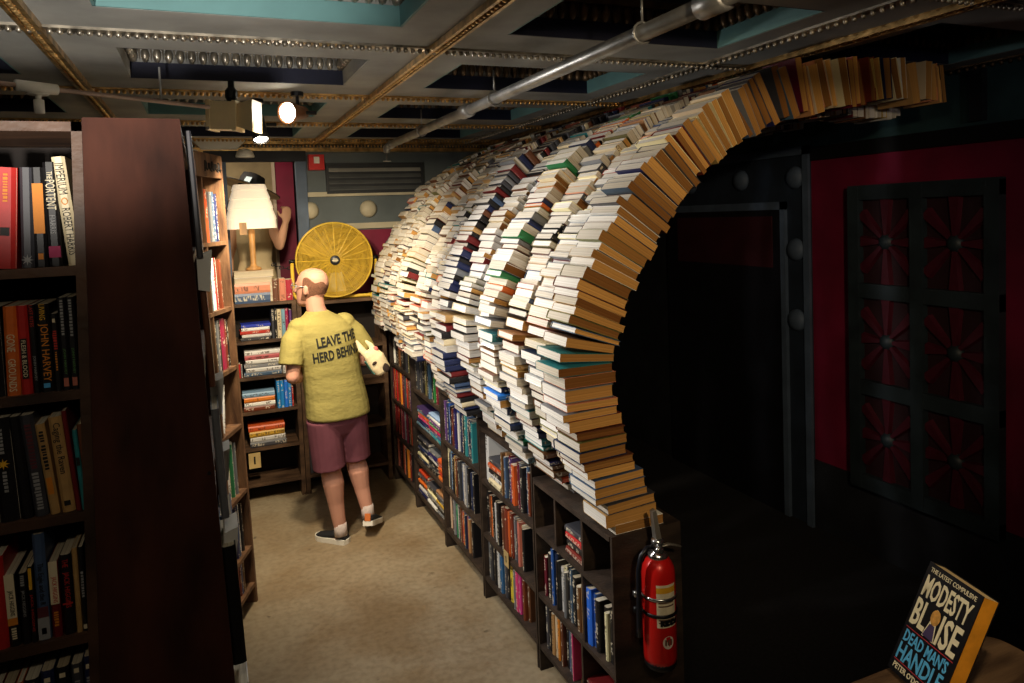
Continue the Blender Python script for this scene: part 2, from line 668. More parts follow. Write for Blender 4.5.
# ================================================================== the room
ZC = 2.62
bxs = lambda *a, **k: struct(bx(*a, **k))
bxs('floor', CONC, -3.0, 1.50, -0.8, 5.75, -0.06, 0.0)
bxs('floor', mat('shaded_floor_black', rgb(26, 24, 26), 0.95, var=0.3, scale=60), 1.50, 3.4, -0.8, 5.75, -0.06, 0.0)  # shade beneath the tunnel put into the floor colour
bxs('wall_left', DARKW, -3.1, -3.0, -0.8, 5.75, 0, 2.9)
w = MB()
w.box(-3.0, 0.17, 5.75, 5.87, 0, 2.85).box(0.66, 3.4, 5.75, 5.87, 0, 2.85).box(0.17, 0.66, 5.75, 5.87, 2.53, 2.85).box(0.17, 0.66, 5.75, 5.87, 0, 0.66)
wb = struct(w.build('wall_back', WALLG))
# red lower field and boss panel on the back wall
bx('red_panel', WALLR, 0.94, 1.9, 5.735, 5.75, 0.0, 1.93, wb)
w = MB()
for a in ((0.685, 1.75, 2.2, 2.235), (0.93, 1.75, 1.94, 1.985), (0.685, 0.72, 1.96, 2.2)):
    w.box(a[0], a[1], 5.722, 5.75, a[2], a[3])
w.build('panel_moulding', CREAMP, wb)
for cx in (0.755, 1.21, 1.66):
    m = MB()
    m.smooth = True
    m.lathe([(0.068, 0), (0.068, 0.012), (0.055, 0.034), (0.03, 0.046), (0.004, 0.05)], 20)
    m.build('boss', CREAMP, wb, M=Matrix.Translation((cx, 5.75, 2.095)) @ Matrix.Rotation(pi / 2, 4, 'X'))
# the doorway jamb and the alcove behind
w = MB()
w.box(0.66, 0.74, 5.70, 5.87, 0, 2.53).box(0.10, 0.17, 5.70, 5.87, 0, 2.53)
struct(w.build('trim_1', BLUEG))
struct(MB().box(0.02, 0.74, 5.69, 5.75, 2.47, 2.55).build('trim_2', DARKW))
BEIGE = mat('beige_alcove_wall', rgb(176, 156, 120), 0.7, var=0.15)
bxs('wall_alcove', BEIGE, -1.0, 1.6, 7.1, 7.2, 0, 2.9)
struct(MB().box(-1.0, -0.95, 5.87, 7.1, 0, 2.9).build('wall_alcove_left', BEIGE))
struct(MB().box(1.55, 1.6, 5.87, 7.1, 0, 2.9).build('wall_alcove_right', BEIGE))
bxs('ceiling_alcove', DARKW, -1.0, 1.6, 5.87, 7.2, 2.85, 2.95)
bxs('floor_alcove', WOOD, -1.0, 1.6, 5.87, 7.1, 0.58, 0.66)
t = thing('folding_screen', 'tall deep red panel standing behind the woman in the doorway', 'screen', (0.74, 6.75, 0.66))
bx('panel', WALLR, -0.14, 0.14, -0.02, 0.02, 0.0, 2.1, t)
bx('edge', mat('pale_frame', rgb(190, 170, 150)), -0.165, -0.14, -0.03, 0.03, 0.0, 2.1, t)

# right wall: dark frieze above a deep red field, dark dado
w = MB()
w.mi = 0
w.box(3.4, 3.5, -0.8, 3.33, 0.42, 2.26)
w.mi = 1
w.box(3.4, 3.5, -0.8, 5.75, 2.34, 2.95)
w.mi = 2
w.box(3.38, 3.5, -0.8, 5.75, 0.0, 0.42)
w.box(3.39, 3.5, 3.33, 5.75, 0.42, 2.34)
w.mi = 3
w.box(3.37, 3.5, -0.8, 3.33, 2.26, 2.34)
wr = struct(w.build('wall_right', [WALLR, mat('dark_teal_frieze', rgb(52, 80, 84), 0.6, var=0.2), DARKW, mat('black_band', rgb(14, 15, 18))]))
for y in (2.28, 1.2):
    bx('frieze_strip', DARKW, 3.36, 3.4, y - 0.03, y + 0.03, 2.36, 2.6, wr)
# carved door surround with round bosses
d = struct(MB().box(3.37, 3.40, 3.32, 4.75, 0.0, 2.33).build('door_1', mat('dark_blue_surround', rgb(36, 46, 60), 0.6, var=0.2)))
m = MB()
m.box(3.35, 3.37, 3.30, 3.345, 0, 2.35).box(3.35, 3.37, 3.30, 4.78, 2.30, 2.35).box(3.345, 3.37, 3.49, 3.53, 0, 2.02).box(3.345, 3.37, 3.49, 4.75, 1.97, 2.02)
m.build('moulding', BLUEG, d)
bx('door_leaf', mat('black_door', rgb(16, 16, 22), 0.5), 3.352, 3.37, 3.53, 4.75, 0, 1.97, d)
bx('upper_panel', mat('dark_maroon', rgb(58, 16, 24), 0.6), 3.342, 3.352, 3.6, 4.6, 1.6, 1.93, d)
for y, z in ((3.415, 2.165), (3.9, 2.175), (4.45, 2.175), (3.415, 1.72), (3.415, 1.28)):
    m = MB()
    m.smooth = True
    m.lathe([(0.07, 0), (0.07, 0.01), (0.055, 0.03), (0.025, 0.042), (0.004, 0.045)], 18)
    m.build('boss', BLUEG, d, M=Matrix.Translation((3.37, y, z)) @ Matrix.Rotation(-pi / 2, 4, 'Y'))

# carved lattice of six sunburst panels on the red wall
LATD = mat('black_green_lattice_frame', rgb(38, 48, 54), 0.5, var=0.25)
LATB = mat('maroon_backing', rgb(40, 8, 18), 0.7)
LATR = mat('dark_red_carving', rgb(76, 13, 32), 0.55, var=0.25)
lat = thing('lattice_screen', 'black framed carved screen of six dark red sunburst panels on the red wall', 'screen', (3.369, 2.565, 0.0))
Y0, Y1, Z0, Z1 = -0.385, 0.385, 0.43, 2.05
for y in (Y0, 0.0, Y1):
    bx('upright', LATD, -0.05, 0, y - 0.035, y + 0.035, Z0 - 0.03, Z1 + 0.03, lat)
zz = [Z0 + (Z1 - Z0) * k / 3 for k in range(4)]
for z in zz:
    bx('crossbar', LATD, -0.046, 0, Y0 - 0.035, Y1 + 0.035, z - 0.04, z + 0.04, lat)
spk = {}
for i, yc in enumerate((-0.1925, 0.1925)):
    for k in range(3):
        zc = (zz[k] + zz[k + 1]) / 2
        bx('backing', LATB, -0.008, 0, yc - 0.165, yc + 0.165, zc - 0.235, zc + 0.235, lat)
        for j in range(8):
            a = 2 * pi * j / 8
            hw, hh = 0.155, 0.228
            ln = min(hw / abs(cos(a)) if abs(cos(a)) > 1e-3 else 9, hh / abs(sin(a)) if abs(sin(a)) > 1e-3 else 9)
            kx = round(ln, 3)
            if kx not in spk:
                mm = MB().hexa([(-0.034, 0.03, -0.008), (-0.006, 0.03, -0.013), (-0.006, 0.03, 0.013), (-0.034, 0.03, 0.008)],
                               [(-0.034, ln, -0.026), (-0.006, ln, -0.034), (-0.006, ln, 0.034), (-0.034, ln, 0.026)])
                spk[kx] = mm.mesh('spoke', LATR)
            link('spoke', spk[kx], lat, M=Matrix.Translation((0, yc, zc)) @ Matrix.Rotation(a, 4, 'X'))
        m = MB()
        m.smooth = True
        m.lathe([(0.045, 0), (0.042, 0.02), (0.02, 0.034), (0.003, 0.036)], 14)
        m.build('rosette', LATD, lat, M=Matrix.Translation((-0.012, yc, zc)) @ Matrix.Rotation(-pi / 2, 4, 'Y'))

# ------------------------------------------------------------------ coffered ceiling
XL = [-2.925, -1.68, -0.435, 0.81, 2.16, 3.4]
YL = [-0.53, 0.50, 1.53, 2.56, 3.60, 4.62, 5.64]
HX, HYN, HYF = 0.185, 0.24, 0.25
c = MB()
for x in XL:
    hx = 0.27 if x == 2.16 else HX
    c.box(max(x - hx, -3.0), min(x + hx, 3.4), -0.8, 5.75, ZC, 2.9)
for i, x in enumerate(XL[:-1]):
    xa = x + (0.27 if x == 2.16 else HX)
    xb = XL[i + 1] - (0.27 if XL[i + 1] == 2.16 else HX)
    for y in YL:
        c.box(xa, xb, max(y - HYF, -0.8), min(y + HYN, 5.75), ZC, 2.9)
c.box(-3.0, 3.4, -0.8, 5.75, 2.80, 2.96)
ceil = struct(c.build('ceiling', PLASTER))
EGG = MB()
EGG.smooth = True
EGG.ball((0, -0.006, 0.0), (0.0165, 0.02, 0.032), 8, 5)
EGGV, EGGF = EGG.v, EGG.f
for i in range(len(XL) - 1):
    xa = XL[i] + (0.27 if XL[i] == 2.16 else HX)
    xb = XL[i + 1] - (0.27 if XL[i + 1] == 2.16 else HX)
    for j in range(len(YL) - 1):
        ya, yb = YL[j] + HYN, YL[j + 1] - HYF
        if yb < 1.2 or i == 0:
            continue
        teal = (j in (2, 4) and i == 2) or (j == 4) or (i == 2 and j == 1)
        band = MB()
        sides = [(xa, xb, ya, ya + 0.008), (xa, xb, yb - 0.008, yb)]
        for q in sides:
            band.box(q[0], q[1], q[2], q[3], ZC + 0.001, ZC + 0.066)
        side_band = MB()
        for q in ((xa, xa + 0.008, ya, yb), (xb - 0.008, xb, ya, yb)):
            side_band.box(q[0], q[1], q[2], q[3], ZC + 0.001, ZC + 0.066)
        side_band.build('coffer_band', PLASTER if i == 2 and j == 3 else TEAL, ceil)
        if i == 2 and j == 2:
            band.box(xa + 0.05, xb - 0.05, ya + 0.05, yb - 0.05, ZC + 0.16, ZC + 0.175)
        band.build('coffer_band', TEAL if (i == 2 and j in (1, 2, 4)) else NAVY, ceil)
        e = MB()
        for q in ((xa, xa + 0.03, ya, yb), (xb - 0.03, xb, ya, yb), (xa, xb, ya, ya + 0.03), (xa, xb, yb - 0.03, yb)):
            e.box(q[0], q[1], q[2], q[3], ZC + 0.125, ZC + 0.15)
        e.smooth = True
        for (p0, p1, rot) in (((xa, yb - 0.01), (xb, yb - 0.01), 0), ((xb, ya + 0.01), (xa, ya + 0.01), pi), ((xa + 0.01, ya), (xa + 0.01, yb), pi / 2), ((xb - 0.01, yb), (xb - 0.01, ya), -pi / 2)):
            ln = math.hypot(p1[0] - p0[0], p1[1] - p0[1])
            n = int(ln / 0.043)
            for k in range(n):
                f = (k + 0.5) / n
                M = Matrix.Translation((p0[0] + (p1[0] - p0[0]) * f, p0[1] + (p1[1] - p0[1]) * f, ZC + 0.094)) @ Matrix.Rotation(rot, 4, 'Z')
                e.add(EGGV, EGGF, M)
                if k:
                    e.add([(0, -0.012, -0.03), (-0.005, -0.004, 0.03), (0.005, -0.004, 0.03)], [(0, 1, 2)],
                          Matrix.Translation(((p1[0] - p0[0]) / n * -0.5, (p1[1] - p0[1]) / n * -0.5, 0)) @ M)
        tag(e.build('egg_and_dart_moulding', SILVER if (i == 2) else DKGOLD, ceil), kind='stuff')

BEAD = MB()
BEAD.ball((0, 0, 0), (0.010, 0.010, 0.011), 6, 4)
tn = [3]


def bead_line(p0, p1, m, wdt=0.05, pitch=0.036, z=ZC, rope=False):
    b = MB()
    d = Vector((p1[0] - p0[0], p1[1] - p0[1], 0))
    ln = d.length
    ang = math.atan2(d.y, d.x)
    M0 = Matrix.Translation((p0[0], p0[1], z)) @ Matrix.Rotation(ang, 4, 'Z')
    b.box(0, ln, -wdt / 2, wdt / 2, -0.008, 0.0, M0)
    if rope:
        b.box(0, ln, -wdt / 2, -wdt / 2 + 0.012, -0.022, -0.008, M0)
        b.box(0, ln, wdt / 2 - 0.012, wdt / 2, -0.022, -0.008, M0)
    o = struct(b.build('trim_%d' % tn[0], m))
    tn[0] += 1
    e = MB()
    e.smooth = True
    n = int(ln / pitch)
    for k in range(n):
        e.add(BEAD.v, BEAD.f, M0 @ Matrix.Translation(((k + 0.5) * ln / n, 0, -0.014)) @ (Matrix.Rotation(0.7, 4, 'Z') @ Matrix.Diagonal((0.8, 1.5, 1, 1)) if rope else Matrix.Identity(4)))
    tag(e.build('bead_row', m, o), kind='stuff')


bead_line((-0.435, 1.2), (-0.435, 5.7), GOLD, 0.05, 0.032, rope=True)
bead_line((0.81, 1.2), (0.81, 5.7), GOLD, 0.05, 0.032, rope=True)
bead_line((2.02, 1.0), (2.02, 5.7), SILVER, 0.05, 0.036)
bead_line((2.27, 0.9), (2.27, 5.7), GOLD, 0.06, 0.036, rope=True)
bead_line((3.36, 0.9), (3.36, 5.7), DKGOLD, 0.06, 0.04)
for y, m in ((1.53, SILVER), (2.56, SILVER), (3.60, GOLD), (4.62, GOLD), (5.5, GOLD)):
    bead_line((-2.0, y), (3.3, y), m, 0.045, 0.026)
# gilded cornice on the back wall
cn = MB()
cn.box(-3.0, 3.4, 5.70, 5.75, 2.545, 2.575).box(-3.0, 3.4, 5.67, 5.75, 2.60, 2.62)
co = struct(cn.build('trim_%d' % tn[0], GOLD))
e = MB()
e.smooth = True
for k in range(150):
    e.add(BEAD.v, BEAD.f, Matrix.Translation((-0.6 + k * 0.026, 5.69, 2.588)) @ Matrix.Diagonal((0.85, 1.2, 1.1, 1)))
tag(e.build('bead_row', GOLD, co), kind='stuff')

# ================================================================== lamps and pipes under the ceiling
BULB = mat('lit_bulb', rgb(255, 240, 215), 0.4, emit=((1.0, 0.9, 0.72, 1), 28.0))
CAN_B = mat('brown_lamp_can', rgb(120, 78, 50), 0.4, 0.3)


def lamp_head(name, label, pos, aim, canmat, r=0.047, rod_top=2.62, length=0.13):
    t = thing(name, label, 'spotlight', pos, group=None)
    q = Vector(aim).normalized().to_track_quat('Z', 'Y').to_matrix().to_4x4()
    m = MB()
    m.smooth = True
    m.lathe([(0.018, -length), (0.030, -length * 0.95), (0.034, -length * 0.6), (r * 0.95, -0.035), (r * 1.12, 0.0), (r * 1.12, 0.012), (r * 1.02, 0.012), (r * 0.98, -0.01)], 22)
    m.build('lamp_can', canmat, t, M=q)
    m = MB()
    m.smooth = True
    m.lathe([(r * 0.97, -0.004), (r * 0.9, 0.004), (r * 0.5, 0.012), (0.003, 0.015)], 22)
    m.build('bulb', BULB, t, M=q)
    m = MB()
    back = q @ Vector((0, 0, -length * 0.6))
    m.tube([back + Vector((0.036, 0, 0)), back + Vector((0.085, 0, 0.0))], 0.009, 8)
    m.build('adjusting_knob', BLACKM, t)
    m = MB()
    m.tube([back, (back.x, back.y, rod_top - pos[2] - 0.02)], 0.008, 8)
    m.lathe([(0.03, rod_top - pos[2] - 0.02), (0.03, rod_top - pos[2])], 12, Matrix.Translation((back.x, back.y, 0)))
    m.build('stem', BLACKM, t)
    return t


lamp_head('spotlight', 'lit spotlight in a brown can facing the camera under the ceiling beam', (0.386, 3.5, 2.515), (-0.72, -0.8, -0.12), CAN_B)
lamp_head('spotlight', 'lit spotlight in a black can tilted down left of the brown one', (0.279, 3.76, 2.425), (0.06, -0.35, -0.8), BLACKM, 0.036)
spot('spotlight_beam', (0.40, 3.40, 2.48), (1.1, 2.5, 1.5), 38, COOL, 120, 0.9, 0.04)
spot('spotlight_beam', (0.279, 3.74, 2.39), (0.55, 4.9, 1.1), 150, (1.0, 0.84, 0.6), 120, 0.9, 0.04)

# cream floodlight box
FLC = mat('cream_enamel', rgb(246, 222, 172), 0.4, var=0.1)
t = thing('floodlight', 'cream metal box floodlight with flared hood hanging under the ceiling', 'floodlight', (0.135, 3.35, 2.475), (0.05, 0.05, radians(-18)))
MB().box(-0.085, 0.035, -0.06, 0.07, -0.062, 0.055).build('housing', FLC, t)
m = MB()
for x in (-0.085, 0.022):
    m.box(x - 0.004, x + 0.012, -0.064, 0.074, -0.068, 0.06)
m.build('rib', FLC, t)
m = MB()
m.hexa([(0.035, -0.05, -0.05), (0.105, -0.075, -0.07), (0.105, 0.085, -0.07), (0.035, 0.06, -0.05)], [(0.035, -0.05, 0.045), (0.105, -0.075, 0.065), (0.105, 0.085, 0.065), (0.035, 0.06, 0.045)])
m.build('hood', FLC, t)
m = MB()
m.lathe([(0.012, 0.055), (0.026, 0.075), (0.026, 0.105), (0.014, 0.12), (0.014, 0.145)], 12)
m.build('ceiling_mount', BLACKM, t)
m = MB()
for y in (-0.066, 0.0):
    m.ball((-0.08, y, -0.06), 0.009, 8, 5)
m.build('latch', CHROME, t)

# emergency light on the cornice
WHT = mat('white_plastic', rgb(225, 222, 212), 0.4, var=0.05)
t = thing('emergency_light', 'white trough emergency light with two round heads on the back cornice', 'light fitting', (0.13, 5.62, 2.555))
m = MB()
m.prism([(-0.12, 0), (0.12, 0), (0.19, 0.075), (-0.19, 0.075)], -0.05, 0.05)
m.build('housing', WHT, t)
for x in (-0.19, 0.17):
    m = MB()
    m.smooth = True
    m.lathe([(0.065, -0.02), (0.066, -0.01), (0.055, 0.02), (0.03, 0.04), (0.004, 0.045)], 16)
    m.build('lamp_head', WHT, t, M=Matrix.Translation((x, -0.01, -0.04)))

# long grey sprinkler pipe
t = thing('sprinkler_pipe', 'long grey steel sprinkler pipe running back under the ceiling', 'pipe', (1.17, 0, 2.5))
m = MB()
m.smooth = True
m.tube([(0, 0.3, 0), (0, 2.2, 0), (0, 4.72, 0)], 0.024, 14)
m.build('pipe', STEEL, t)
for y in (1.44, 3.24):
    m = MB()
    m.smooth = True
    m.tube([(0, y - 0.05, 0), (0, y - 0.045, 0), (0, y + 0.045, 0), (0, y + 0.05, 0)], [0.028, 0.034, 0.034, 0.028], 14)
    m.build('coupling', STEEL, t)
for y in (1.75, 2.88, 4.0):
    m = MB()
    m.smooth = True
    m.tube([(0.03 * sin(a * pi / 6), y, 0.03 * cos(a * pi / 6) ) for a in range(13)], 0.004, 6)
    m.tube([(0, y, 0.03), (0, y, 0.12)], 0.004, 6)
    m.build('hanger', STEEL, t)
m = MB()
m.smooth = True
m.tube([(0, 4.70, 0), (0, 4.76, 0), (-0.02, 4.79, -0.02), (-0.02, 4.79, -0.05)], [0.028, 0.028, 0.026, 0.02], 10)
m.lathe([(0.006, -0.11), (0.028, -0.108), (0.028, -0.104), (0.006, -0.10), (0.008, -0.05)], 10, Matrix.Translation((-0.02, 4.79, 0)))
m.build('sprinkler_head', STEEL, t)

t = thing('sprinkler_pipe', 'thin pinkish grey pipe with a white sprinkler tee at upper left', 'pipe', (-0.485, 2.85, 2.485))
PINKP = mat('painted_thin_pipe', rgb(176, 150, 136), 0.5, 0.2)
m = MB()
m.smooth = True
m.tube([(-0.6, -0.42, 0.004), (0.0, 0.0, 0), (0.53, 0.34, 0.0)], 0.008, 10)
m.build('pipe', PINKP, t)
m = MB()
m.smooth = True
m.tube([(-0.055, -0.04, 0), (0.05, 0.03, 0)], 0.019, 10)
m.tube([(0, 0, 0.0), (0, 0, -0.04)], 0.009, 10)
m.tube([(0, 0, -0.04), (0, 0, -0.085)], 0.016, 10)
m.lathe([(0.03, -0.024), (0.034, -0.02), (0.01, -0.016)], 12)
m.build('sprinkler_tee', WHT, t)
m = MB()
m.tube([(-0.3, -0.21, 0), (-0.3, -0.21, 0.13)], 0.004, 6)
m.tube([(0.36, 0.23, 0), (0.36, 0.23, 0.13)], 0.004, 6)
m.build('hanger', STEEL, t)

# back wall fittings
t = thing('fire_alarm', 'small red fire alarm box on the grey wall above the fan', 'alarm', (0.82, 5.75, 2.465))
REDP = mat('alarm_red', rgb(200, 34, 30), 0.4, var=0.05)
m = MB()
m.hexa([(-0.058, -0.045, -0.058), (0.058, -0.045, -0.058), (0.062, 0, -0.062), (-0.062, 0, -0.062)], [(-0.058, -0.045, 0.058), (0.058, -0.045, 0.058), (0.062, 0, 0.062), (-0.062, 0, 0.062)])
m.build('housing', REDP, t)
bx('strobe_lens', WHT, -0.02, 0.02, -0.058, -0.045, -0.01, 0.04, t)
t = thing('air_vent', 'long dark louvred air vent high on the back wall', 'vent', (1.28, 5.75, 2.34))
VD = mat('vent_dark', rgb(40, 42, 46), 0.6)
VG = mat('vent_grey', rgb(86, 88, 88), 0.5)
bx('backing', VD, -0.37, 0.37, -0.01, 0, -0.105, 0.105, t)
m = MB()
m.box(-0.39, 0.39, -0.03, 0, 0.10, 0.12).box(-0.39, 0.39, -0.03, 0, -0.12, -0.10).box(-0.39, -0.37, -0.03, 0, -0.1, 0.1).box(0.37, 0.39, -0.03, 0, -0.1, 0.1)
m.build('frame', VD, t)
for k in range(4):
    z = 0.07 - k * 0.048
    MB().hexa([(-0.37, -0.028, z - 0.02), (0.37, -0.028, z - 0.02), (0.37, -0.008, z - 0.005), (-0.37, -0.008, z - 0.005)],
              [(-0.37, -0.028, z - 0.014), (0.37, -0.028, z - 0.014), (0.37, -0.008, z + 0.012), (-0.37, -0.008, z + 0.012)]).build('slat', mat('vent_pale', rgb(150, 148, 140), 0.5) if k == 0 else VG, t)

# ================================================================== bookcases
def pbox(name, m, parent, x0, x1, y0, y1, z0, z1):
    return MB().box(x0, x1, y0, y1, z0, z1).build(name, m, parent)


def bookcase(label, M, W, H, D, shelves, wood, b=0.018, side=0.013, dividers=(), kick=None, group=None, top=True, name='bookcase'):
    """local frame: x to the viewer's right, y into the case, z up; shelves: heights of the upper faces"""
    t = thing(name, label, 'bookcase', group=group)
    t.matrix_world = M
    pbox('side_panel', wood, t, 0, side, 0, D, 0, H)
    pbox('side_panel', wood, t, W - side, W, 0, D, 0, H)
    if top:
        pbox('top_board', wood, t, side, W - side, -0.004, D, H - b, H)
    for z in shelves:
        pbox('shelf', wood, t, side, W - side, 0.002, D - 0.012, z - b, z)
    pbox('back_panel', BACKP, t, side, W - side, D - 0.012, D, kick or 0.1, H - b)
    for x, z0, z1 in dividers:
        pbox('divider', wood, t, x - 0.007, x + 0.007, 0.004, D - 0.012, z0, z1)
    return t


def fill(M, x0, x1, z, items, room, where, group, depth=0.02, maxd=0.2, seed=0, tmin=15, tmax=32, hmin=18, hmax=23, cat='book', leanmax=0.03, hmul=1.0):
    """places books on one shelf. items: 'color', 'color|thickness mm|height cm|lean deg', 'gap|mm', 'flat|col/col/col|length cm' (topmost first)"""
    rnd = random.Random(seed)
    x = x0
    n = 0
    piles = 0
    npiles = sum(1 for i in items if i.startswith('flat'))
    made = []
    for it in items:
        p = it.split('|')
        if p[0] == 'gap':
            x += float(p[1]) / 1000
            continue
        if p[0] == 'flat':
            cols = p[1].split('/')
            ln = float(p[2]) / 100
            if x + ln > x1 + 0.004:
                continue
            th = [float(p[3]) / 1000 if len(p) > 3 else rnd.uniform(0.02, 0.034) for _ in cols]
            zz_ = z
            pn = '' if npiles == 1 else [' left', ' right', ' last'][piles] if npiles < 3 else ' ' + ORD[piles + 1]
            piles += 1
            for k in range(len(cols) - 1, -1, -1):
                c = cols[k]
                t = th[k]
                l2 = ln - rnd.uniform(0.0, 0.02)
                pos = 'only' if len(cols) == 1 else 'top' if k == 0 else 'bottom' if k == len(cols) - 1 else ORD[k + 1] + ' down'
                lab = f"{c} book, {pos} in {pn.strip() or 'flat'} pile, {where}"
                o = M @ Matrix.Translation((x + ln / 2 + rnd.uniform(-0.005, 0.005), depth + rnd.uniform(0, 0.012), zz_))
                F = frame((0, 0, 0), (0, 0, 1), (0, 1, 0), (-1, 0, 0))
                B = o @ Matrix.Rotation(rnd.uniform(-0.03, 0.03), 4, 'Z') @ Matrix.Translation((l2 / 2, 0, t / 2)) @ F
                book('hardback', B, t, l2, min(maxd, l2 * 0.7), c, lab, group, True)
                zz_ += t + 0.0006
            x += ln + 0.004
            continue
        c = p[0]
        t = float(p[1]) / 1000 if len(p) > 1 and p[1] else rnd.uniform(tmin, tmax) / 1000
        h = float(p[2]) / 100 if len(p) > 2 and p[2] else rnd.uniform(hmin, hmax) / 100 * hmul
        h = min(h, room - 0.012)
        ln = radians(float(p[3])) if len(p) > 3 else rnd.uniform(-leanmax, leanmax) * 0.3
        if x + t > x1:
            continue
        n += 1
        y = depth + rnd.uniform(0, 0.022)
        lab = f"{c} book standing {ordinal(n)} from left, {where}"
        o = M @ Matrix.Translation((x + t / 2 + max(0, -ln) * 0, y, z)) @ Matrix.Rotation(ln, 4, 'Y') @ Matrix.Translation((0, 0, abs(sin(ln)) * t / 2))
        book('paperback' if h < 0.205 else 'hardback', o, t - 0.0006, h, min(maxd, h * 0.68), c, lab, group, h >= 0.205)
        x += t + (0.001 if abs(ln) < 0.03 else abs(ln) * 0.01)
    return n


# ------------------------------------------------------------------ the low right-hand row of cases
XF = 1.245
SEC = [(2.14, 2.80, 0.862, 'nearest low right case'), (2.81, 3.47, 0.925, 'second low right case'), (3.48, 4.13, 0.978, 'third low right case'),
       (4.14, 4.80, 1.14, 'fourth low right case'), (4.81, 5.41, 1.225, 'farthest low right case')]
SH = [(0.12, 0.355, 0.64), (0.12, 0.355, 0.64), (0.12, 0.375, 0.665), (0.12, 0.36, 0.60, 0.845), (0.12, 0.38, 0.64, 0.915)]
SECLAB = ['nearest low dark bookcase on the right, with empty cubbies above its books',
          'second low dark bookcase from the right front, under the second stretch of tunnel',
          'third low dark bookcase on the right, blue books on its upper shelf',
          'fourth low dark bookcase on the right, piles of flat books on its shelves',
          'farthest low dark bookcase on the right, reaching the back corner']
CASEM = []
for i, (a, b_, h, nm) in enumerate(SEC):
    M = frame((XF, b_, 0), (0, -1, 0), (1, 0, 0), (0, 0, 1))
    W = b_ - a
    CASEM.append((M, W))
    dv = []
    if i == 0:
        dv = [(0.20, 0.64, h - 0.018), (0.43, 0.64, h - 0.018), (0.40, 0.12, 0.337), (0.42, 0.355, 0.622)]
    elif i in (3, 4):
        dv = []
    bookcase(SECLAB[i], M, W, h, 0.29, SH[i], WOOD_R, 0.02, 0.012, dv, 0.1, group='low dark bookcases along the right')

